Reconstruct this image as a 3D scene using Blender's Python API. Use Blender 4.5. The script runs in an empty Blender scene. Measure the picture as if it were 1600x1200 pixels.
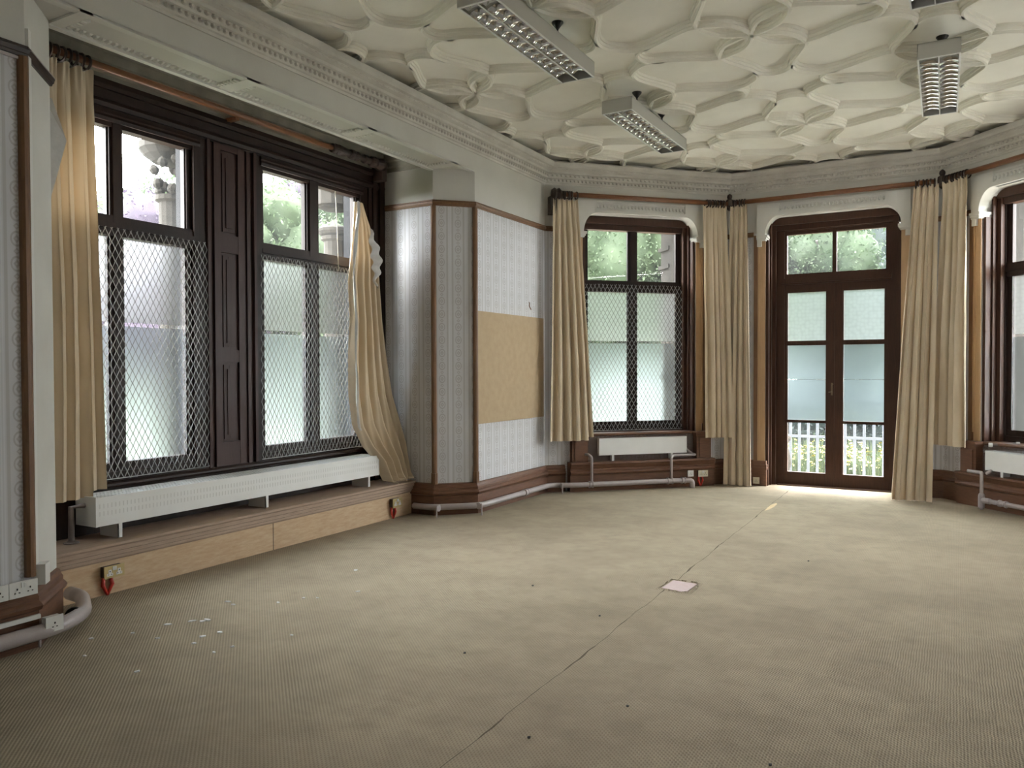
import bpy, bmesh, math, random
from mathutils import Vector, Matrix

S2 = math.sqrt(0.5)
SC = bpy.context.scene
COL = SC.collection
PI = math.pi

# ------------------------------------------------------------------ camera
cam_d = bpy.data.cameras.new('camera')
cam = bpy.data.objects.new('camera', cam_d)
COL.objects.link(cam)
yaw, pitch, roll = -0.516937595, -0.0189374214, 0.00326517025
cf = Vector((math.sin(yaw) * math.cos(pitch), math.cos(yaw) * math.cos(pitch), math.sin(pitch)))
cr = Vector((math.cos(yaw), -math.sin(yaw), 0))
cd = cf.cross(cr)
r2 = cr * math.cos(roll) + cd * math.sin(roll)
d2 = -cr * math.sin(roll) + cd * math.cos(roll)
M = Matrix((r2, -d2, -cf)).transposed().to_4x4()
M.translation = Vector((0, 0, 1.55))
cam.matrix_world = M
cam_d.sensor_width = 36.0
cam_d.lens = 36.0 * 1219.85 / 1600.0
cam_d.clip_start = 0.05
cam_d.clip_end = 400
SC.camera = cam

# ------------------------------------------------------------------ colour management, sky
SC.view_settings.view_transform = 'Standard'
SC.view_settings.look = 'None'
SC.view_settings.gamma = 1.0
SC.view_settings.use_curve_mapping = False
SC.view_settings.exposure = 0.45
SC.cycles.max_bounces = 14
SC.cycles.diffuse_bounces = 7
SC.cycles.glossy_bounces = 6
SC.cycles.transmission_bounces = 10
SC.cycles.transparent_max_bounces = 24
SC.cycles.sample_clamp_indirect = 6.0
SC.cycles.caustics_reflective = False
SC.cycles.caustics_refractive = True
SC.cycles.use_denoising = True

SKY = 62.0
w = bpy.data.worlds.new('overcast_sky')
SC.world = w
w.use_nodes = True
nt = w.node_tree
nt.nodes.clear()
o_ = nt.nodes.new('ShaderNodeOutputWorld')
bg = nt.nodes.new('ShaderNodeBackground')
tc = nt.nodes.new('ShaderNodeTexCoord')
sx = nt.nodes.new('ShaderNodeSeparateXYZ')
rp = nt.nodes.new('ShaderNodeValToRGB')
rp.color_ramp.elements[0].position = 0.0
rp.color_ramp.elements[0].color = (0.60, 0.61, 0.62, 1)
rp.color_ramp.elements[1].position = 0.9
rp.color_ramp.elements[1].color = (1.0, 0.99, 0.97, 1)
nt.links.new(tc.outputs['Generated'], sx.inputs[0])
nt.links.new(sx.outputs['Z'], rp.inputs[0])
nt.links.new(rp.outputs[0], bg.inputs[0])
bg.inputs[1].default_value = SKY
nt.links.new(bg.outputs[0], o_.inputs[0])


# ------------------------------------------------------------------ wall frames (t along wall, d into room, z up)
class Fr:
    def __init__(s, O, T, N):
        s.O, s.T, s.N = Vector((O[0], O[1], 0)), Vector((T[0], T[1], 0)), Vector((N[0], N[1], 0))

    def p(s, t, d, z):
        v = s.O + s.T * t + s.N * d
        return (v.x, v.y, z)


FA = Fr((-4.5, 0), (0, 1), (1, 0))                                    # long left wall
FW = Fr((-5.5, 0), (0, 1), (1, 0))                                    # back of the square window recess
FS = Fr((-5.1, 0), (0, 1), (1, 0))                                    # step under the recess windows
FB = Fr((-9.376 * S2, 9.376 * S2), (S2, S2), (S2, -S2))               # canted wall, left
FC = Fr((0, 10.6), (1, 0), (0, -1))                                   # end wall with the glazed doors
FD = Fr((7.417 * S2, 7.417 * S2), (S2, -S2), (-S2, -S2))              # canted wall, right
FR = Fr((1.73, 0), (0, -1), (-1, 0))                                  # right wall
YB = -9.0
FK = Fr((0, YB), (-1, 0), (0, 1))                                     # back wall, behind the camera
P0, P1, P2, P3 = (-4.5, 8.76), (-2.66, 10.6), (-0.11, 10.6), (1.73, 8.76)
TB, TC, TD = 4.315, -1.385, -6.27                                     # centres of the three openings


def portal(fr, t, z, d, wt, hz):
    l = bpy.data.lights.new('daylight_portal', 'AREA')
    l.shape = 'RECTANGLE'
    l.size, l.size_y = wt, hz
    l.cycles.is_portal = True
    o = bpy.data.objects.new('daylight_portal', l)
    COL.objects.link(o)
    n = fr.N
    zc = -n
    xc = Vector((0, 0, 1)).cross(zc).normalized()
    yc = zc.cross(xc)
    m = Matrix((xc, yc, zc)).transposed().to_4x4()
    m.translation = Vector(fr.p(t, d, z))
    o.matrix_world = m


portal(FW, 3.68, 2.1, -0.16, 1.35, 2.7)
portal(FW, 5.76, 2.1, -0.16, 1.35, 2.7)
portal(FB, TB, 2.1, -0.36, 1.4, 2.7)
portal(FC, TC, 1.75, -0.36, 1.3, 3.4)
portal(FD, TD, 2.1, -0.36, 1.4, 2.7)


portal(FR, -7.4, 2.1, -0.36, 2.1, 2.9)
for t_ in (-.4, 1.8, 3.78):
    portal(FK, t_, 2.1, -0.36, 1.7, 2.9)


# ------------------------------------------------------------------ materials
def mat(name, col, rough=0.6, metal=0.0, spec=0.5):
    m = bpy.data.materials.new(name)
    m.use_nodes = True
    b = m.node_tree.nodes['Principled BSDF']
    b.inputs['Base Color'].default_value = (*col, 1)
    b.inputs['Roughness'].default_value = rough
    b.inputs['Metallic'].default_value = metal
    b.inputs['Specular IOR Level'].default_value = spec
    return m


def N(m, t, **k):
    n = m.node_tree.nodes.new(t)
    for a, v in k.items():
        setattr(n, a, v)
    return n


def L(m, a, b):
    m.node_tree.links.new(a, b)


def bsdf(m):
    return m.node_tree.nodes['Principled BSDF']


def math_(m, op, a, b=None, c=None):
    n = N(m, 'ShaderNodeMath', operation=op)
    for i, v in enumerate((a, b, c)):
        if v is None:
            continue
        if hasattr(v, 'links'):
            L(m, v, n.inputs[i])
        else:
            n.inputs[i].default_value = v
    return n.outputs[0]


def mixc(m, f, a, b):
    n = N(m, 'ShaderNodeMix', data_type='RGBA')
    if hasattr(f, 'links'):
        L(m, f, n.inputs[0])
    else:
        n.inputs[0].default_value = f
    for i, v in ((6, a), (7, b)):
        if hasattr(v, 'links'):
            L(m, v, n.inputs[i])
        else:
            n.inputs[i].default_value = (*v, 1)
    return n.outputs[2]


def noise(m, scale, vec=None, detail=3.0, rough=0.55):
    n = N(m, 'ShaderNodeTexNoise')
    n.inputs['Scale'].default_value = scale
    n.inputs['Detail'].default_value = detail
    n.inputs['Roughness'].default_value = rough
    if vec is not None:
        L(m, vec, n.inputs['Vector'])
    return n.outputs['Fac']


def objco(m, scale=(1, 1, 1)):
    t = N(m, 'ShaderNodeTexCoord')
    mp = N(m, 'ShaderNodeMapping')
    mp.inputs['Scale'].default_value = scale
    L(m, t.outputs['Object'], mp.inputs[0])
    return mp.outputs[0]


def ramp(m, f, lo, hi):
    n = N(m, 'ShaderNodeMapRange')
    n.inputs[1].default_value, n.inputs[2].default_value = lo, hi
    L(m, f, n.inputs[0])
    return n.outputs[0]


def bump(m, h, dist=0.002, strength=1.0):
    n = N(m, 'ShaderNodeBump')
    n.inputs['Distance'].default_value = dist
    n.inputs['Strength'].default_value = strength
    L(m, h, n.inputs['Height'])
    L(m, n.outputs[0], bsdf(m).inputs['Normal'])


def painted(name, a, b, rough=0.6, sc=2.5, spec=0.3):
    m = mat(name, a, rough, 0, spec)
    v = objco(m)
    L(m, mixc(m, ramp(m, noise(m, sc, v, 6), 0.35, 0.68), a, b), bsdf(m).inputs['Base Color'])
    bump(m, noise(m, 60, v, 3), 0.0008)
    return m


def wood(name, a, b, rough=0.4, sc=(1, 1, 1), spec=0.5):
    m = mat(name, a, rough, 0, spec)
    v = objco(m, sc)
    g = noise(m, 9, v, 6, 0.65)
    L(m, mixc(m, ramp(m, g, 0.3, 0.7), a, b), bsdf(m).inputs['Base Color'])
    bump(m, g, 0.001, 0.5)
    return m


M_CEIL = painted('ceiling_plaster', (0.82, 0.8, 0.725), (0.76, 0.74, 0.665), 0.8)
M_CORN = painted('cornice_plaster', (0.62, 0.6, 0.555), (0.52, 0.5, 0.46), 0.8, 4)
M_WALL = painted('cream_wall_paint', (0.58, 0.57, 0.535), (0.51, 0.5, 0.465), 0.75, 1.2)
M_WHITE = painted('white_plaster', (0.66, 0.655, 0.62), (0.6, 0.59, 0.555), 0.6)
M_DKPL = painted('dark_grey_plaster', (.26, .25, .21), (.18, .17, .145), 0.8, 5)  # darker grey than the other plaster, for the window recess
M_WIN = wood('dark_window_wood', (0.012, 0.0065, 0.005), (0.022, 0.012, 0.009), 0.45, (6, 6, .6), 0.14)
M_DOORW = wood('dark_door_wood', (.030, .014, .009), (.055, .025, .015), 0.45, (6, 6, .6), 0.16)
M_SKIRT = wood('red_brown_skirting_wood', (0.07, 0.031, 0.017), (0.135, 0.062, 0.033), 0.45, (1.2, 1.2, 9), 0.3)
M_BEAD = wood('brown_wood_bead', (0.1, 0.046, 0.018), (0.17, 0.083, 0.034), 0.4, (8, 8, .7))
M_ROD = wood('brown_pole_wood', (.12, .048, .020), (.19, .080, .034), 0.35, (2, 2, 10))
M_DKROD = wood('dark_turned_wood', (.018, .010, .007), (.035, .018, .012), 0.4)
M_STEP = wood('pale_board_wood', (0.44, 0.3, 0.185), (0.56, 0.42, 0.28), 0.65, (5, 1.1, 6), 0.2)
M_TREAD = wood('dusty_tread_wood', (0.29, 0.21, 0.16), (0.38, 0.285, 0.22), 0.65, (8, .8, 8), 0.2)
M_TAN = wood('tan_jamb_paint', (0.38, 0.245, 0.13), (0.44, 0.29, 0.165), 0.4, (5, 5, .6), 0.4)
M_RAD = painted('radiator_enamel', (0.82, 0.825, 0.82), (0.76, 0.765, 0.755), 0.35, 3, 0.5)
M_RADS = mat('radiator_slot', (.66, .66, .65), 0.6)
M_RADD = mat('radiator_inside', (.10, .10, .10), 0.7)
M_PIPE = painted('mauve_pipe_paint', (.39, .345, .345), (.33, .29, .285), 0.3, 6, 0.5)
M_PIPED = painted('dusty_pipe_paint', (.15, .125, .115), (.11, .09, .08), 0.5, 6)
M_BRASS = mat('tarnished_brass', (.46, .37, .19), 0.38, 0.85)
M_PLAST = mat('white_plastic', (.68, .68, .66), 0.35)
M_CREAMP = mat('cream_plastic', (.62, .58, .46), 0.4)
M_BLACK = mat('black_rubber', (.012, .012, .012), 0.5)
M_RED = mat('red_cable', (.40, .022, .010), 0.4)
M_BOARD = painted('hessian_board', (0.4, 0.305, 0.2), (0.36, 0.27, 0.175), 0.9, 14, 0.1)
M_METAL = mat('lamp_white_metal', (.46, .45, .42), 0.5)
M_RIM = mat('lamp_white_rim', (.75, .76, .74), 0.4)
M_MIRROR = mat('louvre_mirror', (.86, .85, .82), 0.10, 1.0)
M_TUBE = mat('lamp_tube_white', (.80, .80, .78), 0.3)
M_DARKM = mat('dark_iron', (.02, .018, .016), 0.45, 0.6)
M_WIRE = mat('galvanised_wire', (.42, .415, .41), 0.42, 0.4)
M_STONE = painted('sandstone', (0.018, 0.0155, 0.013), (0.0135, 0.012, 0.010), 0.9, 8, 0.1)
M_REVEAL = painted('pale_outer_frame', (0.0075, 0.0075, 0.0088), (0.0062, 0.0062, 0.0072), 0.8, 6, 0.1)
M_FLAKE = mat('paint_flake', (.80, .81, .83), 0.6)
M_TILE = painted('pink_floor_plate', (.42, .31, .30), (.38, .28, .27), 0.5, 30)
M_PALEW = wood('torn_floor_wood', (.50, .36, .18), (.60, .45, .26), 0.7)
M_LINING = painted('curtain_lining', (.62, .61, .60), (.55, .54, .53), 0.9, 20, 0.1)
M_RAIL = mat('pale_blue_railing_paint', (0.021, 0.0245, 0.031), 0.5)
M_CORD = mat('ivory_cord', (.55, .50, .42), 0.7)


def make_curtain_mat():
    m = mat('beige_curtain_cloth', (0.44, 0.335, 0.215), 0.85, 0, 0.15)
    b = bsdf(m)
    v = objco(m)
    c = mixc(m, ramp(m, noise(m, 3, v, 4), 0.3, 0.7), (.61, .515, .39), (.53, .44, .32))
    L(m, c, b.inputs['Base Color'])
    b.inputs['Sheen Weight'].default_value = 0.25
    bump(m, noise(m, 350, v, 2), 0.0006)
    tr = N(m, 'ShaderNodeBsdfTranslucent')
    tr.inputs[0].default_value = (.50, .33, .17, 1)
    mx = N(m, 'ShaderNodeMixShader')
    mx.inputs[0].default_value = 0.04
    L(m, b.outputs[0], mx.inputs[1])
    L(m, tr.outputs[0], mx.inputs[2])
    L(m, mx.outputs[0], m.node_tree.nodes['Material Output'].inputs[0])
    return m


M_CURT = make_curtain_mat()


def make_wallpaper():
    m = mat('striped_medallion_wallpaper', (.5, .5, .5), 0.7, 0, 0.25)
    uv = N(m, 'ShaderNodeUVMap')
    sp = N(m, 'ShaderNodeSeparateXYZ')
    L(m, uv.outputs[0], sp.inputs[0])
    u, v = sp.outputs[0], sp.outputs[1]
    per, vp = 0.178, 0.138
    f = math_(m, 'FRACT', math_(m, 'DIVIDE', u, per))
    x = math_(m, 'MULTIPLY', math_(m, 'SUBTRACT', f, 0.5), per)
    g = math_(m, 'FRACT', math_(m, 'DIVIDE', v, vp))
    y = math_(m, 'MULTIPLY', math_(m, 'SUBTRACT', g, 0.5), vp)
    ax = math_(m, 'ABSOLUTE', x)
    ay = math_(m, 'ABSOLUTE', y)
    # darker fine stripes either side of the medallion column, a paler band between the columns
    st1 = math_(m, 'COMPARE', ax, 0.060, 0.009)
    st2 = math_(m, 'COMPARE', ax, 0.081, 0.004)
    rr = math_(m, 'SQRT', math_(m, 'ADD', math_(m, 'MULTIPLY', x, x), math_(m, 'MULTIPLY', math_(m, 'MULTIPLY', y, y), 0.62)))
    ring = math_(m, 'COMPARE', rr, 0.030, 0.0045)
    dia = math_(m, 'COMPARE', math_(m, 'ADD', ax, math_(m, 'MULTIPLY', ay, .8)), 0.013, 0.006)
    ayl = math_(m, 'SUBTRACT', vp / 2, ay)
    link = math_(m, 'COMPARE', math_(m, 'ADD', ax, ayl), 0.014, 0.005)
    pat = math_(m, 'MAXIMUM', math_(m, 'MAXIMUM', ring, dia), link)
    dirt = ramp(m, noise(m, 1.3, objco(m), 5), 0.35, 0.75)
    base = mixc(m, dirt, (.60, .60, .625), (.53, .525, .54))
    c = mixc(m, math_(m, 'MULTIPLY', st1, 0.75), base, (.44, .43, .43))
    c = mixc(m, math_(m, 'MULTIPLY', st2, 0.5), c, (.69, .69, .72))
    c = mixc(m, math_(m, 'MULTIPLY', pat, 0.55), c, (.34, .32, .315))
    L(m, c, bsdf(m).inputs['Base Color'])
    return m


M_PAPER = make_wallpaper()


def make_carpet():
    m = mat('ribbed_beige_carpet', (.3, .26, .19), 0.95, 0, 0.08)
    t = N(m, 'ShaderNodeTexCoord')
    v = t.outputs['Object']
    sp = N(m, 'ShaderNodeSeparateXYZ')
    L(m, v, sp.inputs[0])
    x, y = sp.outputs[0], sp.outputs[1]
    wob = math_(m, 'MULTIPLY', noise(m, 9, v, 2), 0.012)
    rib = math_(m, 'SINE', math_(m, 'MULTIPLY', math_(m, 'ADD', x, wob), 2 * PI / 0.0125))
    tuft = math_(m, 'SINE', math_(m, 'MULTIPLY', math_(m, 'ADD', y, math_(m, 'MULTIPLY', x, 0.9)), 2 * PI / 0.021))
    h = math_(m, 'ADD', math_(m, 'MULTIPLY', rib, .5), math_(m, 'MULTIPLY', tuft, .5))
    big = ramp(m, noise(m, .8, v, 8, .68), 0.36, 0.66)
    sp2 = ramp(m, noise(m, 5.5, v, 5, .65), 0.45, 0.75)
    c = mixc(m, big, (.365, .305, .222), (.235, .192, .138))
    c = mixc(m, math_(m, 'MULTIPLY', sp2, .55), c, (.185, .152, .112))
    c = mixc(m, math_(m, 'MULTIPLY', ramp(m, noise(m, 160, v, 2), .3, .75), .38), c, (.36, .315, .24))
    c = mixc(m, math_(m, 'MULTIPLY', ramp(m, h, 0.1, -0.9), .42), c, (.115, .094, .068))
    # the joint between two carpet widths, gaping a little in places
    sw = math_(m, 'MULTIPLY', math_(m, 'SUBTRACT', noise(m, 2.6, v, 2), .5), .05)
    dx = math_(m, 'ABSOLUTE', math_(m, 'ADD', math_(m, 'ADD', x, 1.765), math_(m, 'ADD', sw, math_(m, 'MULTIPLY', math_(m, 'SUBTRACT', y, 5.0), 0.013))))
    wd = math_(m, 'ADD', .0018, math_(m, 'MULTIPLY', ramp(m, noise(m, 3.3, v, 1), .5, .7), .0055))
    seam = math_(m, 'LESS_THAN', dx, wd)
    c = mixc(m, math_(m, 'MULTIPLY', seam, .75), c, (.05, .04, .028))
    L(m, c, bsdf(m).inputs['Base Color'])
    pk = math_(m, 'MULTIPLY', ramp(m, dx, .05, 0.0), .9)
    hh = math_(m, 'ADD', math_(m, 'MULTIPLY', h, .3), math_(m, 'MULTIPLY', pk, noise(m, 7, v, 2)))
    hh = math_(m, 'ADD', hh, math_(m, 'MULTIPLY', noise(m, 1.7, v, 3), 2.0))
    bump(m, hh, 0.006, 0.8)
    return m


M_CARPET = make_carpet()


def make_glass(name, haze):
    m = bpy.data.materials.new(name)
    m.use_nodes = True
    nt = m.node_tree
    nt.nodes.remove(nt.nodes['Principled BSDF'])
    tr = N(m, 'ShaderNodeBsdfTransparent')
    tr.inputs[0].default_value = (.93, .96, .96, 1)
    tl = N(m, 'ShaderNodeBsdfTranslucent')
    tl.inputs[0].default_value = (.85, .9, .92, 1)
    gl = N(m, 'ShaderNodeBsdfGlossy')
    gl.inputs['Roughness'].default_value = 0.03
    m1 = N(m, 'ShaderNodeMixShader')
    f = math_(m, 'MULTIPLY', ramp(m, noise(m, 3.0, objco(m), 5), .25, .8), haze * 1.6)
    L(m, f, m1.inputs[0])
    L(m, tr.outputs[0], m1.inputs[1])
    L(m, tl.outputs[0], m1.inputs[2])
    m2 = N(m, 'ShaderNodeMixShader')
    m2.inputs[0].default_value = 0.035
    L(m, m1.outputs[0], m2.inputs[1])
    L(m, gl.outputs[0], m2.inputs[2])
    L(m, m2.outputs[0], nt.nodes['Material Output'].inputs[0])
    return m


def make_film(name, col, rough, scallop, white=.035, haze=.0):
    """obscured glass: forward scattering, so the garden shows only as a blur"""
    m = bpy.data.materials.new(name)
    m.use_nodes = True
    nt = m.node_tree
    nt.nodes.remove(nt.nodes['Principled BSDF'])
    v = objco(m)
    rf = N(m, 'ShaderNodeBsdfRefraction')
    rf.distribution = 'BECKMANN'
    rf.inputs['IOR'].default_value = 1.45
    rf.inputs['Roughness'].default_value = rough
    if scallop:
        vo = N(m, 'ShaderNodeTexVoronoi')
        vo.inputs['Scale'].default_value = 21
        vo.inputs['Randomness'].default_value = 0.5
        L(m, v, vo.inputs['Vector'])
        f = ramp(m, vo.outputs['Distance'], .25, .75)
        c = mixc(m, math_(m, 'MULTIPLY', f, .22), col, tuple(k * .62 for k in col))
    else:
        c = mixc(m, ramp(m, noise(m, 2, v, 3), .3, .7), col, tuple(k * .93 for k in col))
    L(m, c, rf.inputs[0])
    df = N(m, 'ShaderNodeBsdfDiffuse')
    df.inputs[0].default_value = (.5, .52, .53, 1)
    m0 = N(m, 'ShaderNodeMixShader')
    m0.inputs[0].default_value = white
    L(m, rf.outputs[0], m0.inputs[1])
    L(m, df.outputs[0], m0.inputs[2])
    m2 = N(m, 'ShaderNodeMixShader')
    m2.inputs[0].default_value = haze
    tl = N(m, 'ShaderNodeBsdfTranslucent')
    tl.inputs[0].default_value = (.9, .98, .98, 1)
    L(m, m0.outputs[0], m2.inputs[1])
    L(m, tl.outputs[0], m2.inputs[2])
    L(m, m2.outputs[0], nt.nodes['Material Output'].inputs[0])
    return m


M_CLEAR = make_glass('dirty_clear_glass', 0.008)
def make_sheer(k):
    m = bpy.data.materials.new('fill_window_film')
    m.use_nodes = True
    m.node_tree.nodes.remove(m.node_tree.nodes['Principled BSDF'])
    t = N(m, 'ShaderNodeBsdfTranslucent')
    t.inputs[0].default_value = (k, k, k * .96, 1)
    L(m, t.outputs[0], m.node_tree.nodes['Material Output'].inputs[0])
    return m


M_SHEER = make_sheer(.075)  # diffusing film for the added fill-light windows
M_SHEERK = make_sheer(.18)
M_FILMT = make_film('patterned_privacy_film', (.030, .034, .036), 0.42, True)
M_FILMT = make_film('patterned_obscured_glass', (.96, .985, .99), .46, True, haze=.016)
M_FILMB = make_film('plain_obscured_glass', (.84, .90, .925), .42, False)
M_FILMT1 = make_film('patterned_recess_glass', (.95, .975, .99), .46, True)
M_FILMB1 = make_film('plain_recess_glass', (.87, .925, .965), .42, False)
M_FILMTD = make_film('patterned_door_glass', (.93, .975, .985), .46, True, haze=.014)
M_FILMD = make_film('plain_door_film', (.80, .875, .895), .42, False, haze=.004)


def make_leaf(name, a, b):
    m = mat(name, a, 0.7, 0, 0.2)
    v = objco(m)
    c = mixc(m, ramp(m, noise(m, 1.1, v, 3), .35, .65), a, b)
    L(m, c, bsdf(m).inputs['Base Color'])
    tr = N(m, 'ShaderNodeBsdfTranslucent')
    L(m, c, tr.inputs[0])
    mx = N(m, 'ShaderNodeMixShader')
    mx.inputs[0].default_value = .4
    L(m, bsdf(m).outputs[0], mx.inputs[1])
    L(m, tr.outputs[0], mx.inputs[2])
    L(m, mx.outputs[0], m.node_tree.nodes['Material Output'].inputs[0])
    return m


M_LEAF = make_leaf('green_leaves', (0.01, 0.019, 0.008), (0.017, 0.027, 0.012))
M_LEAFL = make_leaf('light_green_leaves', (0.015, 0.025, 0.011), (0.024, 0.035, 0.017))
M_LEAFD = make_leaf('blue_green_leaves', (0.01, 0.015, 0.0155), (0.016, 0.023, 0.021))
M_LEAFP = make_leaf('copper_purple_leaves', (0.014, 0.0095, 0.018), (0.021, 0.015, 0.025))
M_GRASS = make_leaf('meadow_grass', (0.015, 0.024, 0.007), (0.025, 0.033, 0.013))
M_YELLOW = mat('yellow_petals', (0.13, 0.105, 0.006), 0.7)
M_BARK = wood('tree_bark', (0.01, 0.008, 0.006), (0.016, 0.013, 0.01), 0.9)
M_PAVE = painted('pale_terrace_paving', (0.62, 0.59, 0.53), (0.52, 0.495, 0.44), 0.9, 3)
M_LAWN = painted('lawn', (0.016, 0.021, 0.009), (0.022, 0.027, 0.013), 0.95, 1.5)


# ------------------------------------------------------------------ mesh building
class MB:
    def __init__(s):
        s.v, s.f, s.m, s.uv = [], [], [], {}

    def add(s, vs, fs, m=0):
        b = len(s.v)
        s.v += [tuple(v) for v in vs]
        for f in fs:
            s.f.append(tuple(b + i for i in f))
            s.m.append(m)
        return b

    def hexa(s, c, m=0):
        s.add(c, [(0, 3, 2, 1), (4, 5, 6, 7), (0, 1, 5, 4), (1, 2, 6, 5), (2, 3, 7, 6), (3, 0, 4, 7)], m)

    def box(s, a, b, m=0):
        x0, y0, z0 = a
        x1, y1, z1 = b
        s.hexa([(x0, y0, z0), (x1, y0, z0), (x1, y1, z0), (x0, y1, z0), (x0, y0, z1), (x1, y0, z1), (x1, y1, z1), (x0, y1, z1)], m)

    def fb(s, fr, t0, t1, d0, d1, z0, z1, m=0):
        p = fr.p
        s.hexa([p(t0, d0, z0), p(t1, d0, z0), p(t1, d1, z0), p(t0, d1, z0), p(t0, d0, z1), p(t1, d0, z1), p(t1, d1, z1), p(t0, d1, z1)], m)

    def quad(s, fr, t0, t1, d, z0, z1, m=0, uv=True):
        p = fr.p
        s.add([p(t0, d, z0), p(t1, d, z0), p(t1, d, z1), p(t0, d, z1)], [(0, 1, 2, 3)], m)
        s.uv[len(s.f) - 1] = [(t0, z0), (t1, z0), (t1, z1), (t0, z1)]

    def prism(s, fr, poly, d0, d1, m=0):
        n = len(poly)
        vs = [fr.p(t, d0, z) for t, z in poly] + [fr.p(t, d1, z) for t, z in poly]
        fs = [tuple(range(n)), tuple(range(2 * n - 1, n - 1, -1))] + [(i, (i + 1) % n, n + (i + 1) % n, n + i) for i in range(n)]
        s.add(vs, fs, m)

    def extr(s, fr, prof, t0, t1, m=0):
        """closed (d,z) profile run along the wall"""
        n = len(prof)
        vs = [fr.p(t0, d, z) for d, z in prof] + [fr.p(t1, d, z) for d, z in prof]
        fs = [tuple(range(n)), tuple(range(2 * n - 1, n - 1, -1))] + [(i, (i + 1) % n, n + (i + 1) % n, n + i) for i in range(n)]
        s.add(vs, fs, m)

    def mold(s, pts, prof, side=-1, m=0):
        """closed (d,z) profile along a horizontal polyline, mitred; side=-1: room on the right of travel"""
        n, k = len(pts), len(prof)
        P = [Vector(p) for p in pts]
        ns = []
        for i in range(n - 1):
            d = (P[i + 1] - P[i]).normalized()
            ns.append(Vector((-d.y, d.x)) * (-side) * -1 if side == 1 else Vector((d.y, -d.x)))
        vs = []
        for i in range(n):
            if i == 0:
                mv = ns[0]
            elif i == n - 1:
                mv = ns[-1]
            else:
                mv = (ns[i - 1] + ns[i]) / (1 + ns[i - 1].dot(ns[i]))
            for d, z in prof:
                q = P[i] + mv * d
                vs.append((q.x, q.y, z))
        fs = []
        for i in range(n - 1):
            for j in range(k):
                j2 = (j + 1) % k
                fs.append((i * k + j, i * k + j2, (i + 1) * k + j2, (i + 1) * k + j))
        fs += [tuple(range(k)), tuple(range(n * k - 1, (n - 1) * k - 1, -1))]
        s.add(vs, fs, m)

    def tube(s, path, r, n=10, m=0, caps=True):
        P = [Vector(p) for p in path]
        k = len(P)
        rs = r if isinstance(r, (list, tuple)) else [r] * k
        vs = []
        up = None
        for i in range(k):
            d = (P[min(i + 1, k - 1)] - P[max(i - 1, 0)])
            d = d.normalized() if d.length > 1e-9 else Vector((0, 0, 1))
            if up is None:
                up = Vector((0, 0, 1)) if abs(d.z) < .9 else Vector((1, 0, 0))
            a = d.cross(up)
            if a.length < 1e-6:
                a = d.cross(Vector((0, 1, 0)))
            a.normalize()
            b = a.cross(d).normalized()
            up = b
            for j in range(n):
                an = 2 * PI * j / n
                vs.append(P[i] + a * (rs[i] * math.cos(an)) + b * (rs[i] * math.sin(an)))
        fs = []
        for i in range(k - 1):
            for j in range(n):
                j2 = (j + 1) % n
                fs.append((i * n + j, i * n + j2, (i + 1) * n + j2, (i + 1) * n + j))
        if caps:
            fs += [tuple(range(n)), tuple(range(k * n - 1, (k - 1) * n - 1, -1))]
        s.add(vs, fs, m)

    def lathe(s, o, ax, prof, n=14, m=0):
        """(radius, height) profile about axis ax from point o"""
        o, ax = Vector(o), Vector(ax).normalized()
        s.tube([o + ax * h for r, h in prof], [max(r, 1e-4) for r, h in prof], n, m)

    def build(s, name, mats, parent=None, smooth=False, recalc=True, kind=None):
        me = bpy.data.meshes.new(name)
        me.from_pydata(s.v, [], s.f)
        if not isinstance(mats, (list, tuple)):
            mats = [mats]
        for q in mats:
            me.materials.append(q)
        me.polygons.foreach_set('material_index', s.m)
        if s.uv:
            ul = me.uv_layers.new(name='UVMap')
            for fi, cs in s.uv.items():
                for li, c in zip(me.polygons[fi].loop_indices, cs):
                    ul.data[li].uv = c
        if recalc and not s.uv:
            b = bmesh.new()
            b.from_mesh(me)
            bmesh.ops.recalc_face_normals(b, faces=b.faces)
            b.to_mesh(me)
            b.free()
        if smooth:
            me.polygons.foreach_set('use_smooth', [True] * len(me.polygons))
        me.update()
        o = bpy.data.objects.new(name, me)
        COL.objects.link(o)
        if parent is not None:
            o.parent = parent
            o.matrix_parent_inverse = parent.matrix_basis.inverted()
        if kind:
            o['kind'] = kind
        return o


def tag(o, label, cat, group=None, kind=None):
    o['label'] = label
    o['category'] = cat
    if group:
        o['group'] = group
    if kind:
        o['kind'] = kind
    return o


def empty(name, loc, label, cat, group=None, kind=None):
    o = bpy.data.objects.new(name, None)
    COL.objects.link(o)
    o.location = loc
    return tag(o, label, cat, group, kind)


def struct(o, label, cat):
    return tag(o, label, cat, None, 'structure')


# ------------------------------------------------------------------ room shell
ZT = 4.27
ZR = 3.33      # picture rail
fl = MB()
fl.add([(-5.2, YB, 0), (1.9, YB, 0), (1.9, 8.9, 0), (0, 10.95, 0), (-2.75, 10.95, 0), (-4.7, 9.0, 0), (-5.2, 9.0, 0)], [(0, 1, 2, 3, 4, 5, 6)])
fl.add([(-5.2, YB, -.1), (1.9, YB, -.1), (1.9, 8.9, -.1), (0, 10.95, -.1), (-2.75, 10.95, -.1), (-4.7, 9.0, -.1), (-5.2, 9.0, -.1)], [(6, 5, 4, 3, 2, 1, 0)])
struct(fl.build('floor', M_CARPET), 'worn ribbed beige-green carpet covering the whole floor', 'floor')

# ---- ceiling plate with its strapwork ribs
ce = MB()
zc = 4.185
ce.box((-4.9, YB - .3, zc), (2.1, 11.0, zc + .12))
A_ = 1.255
X0, Y0 = -1.387, 6.205


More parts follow.
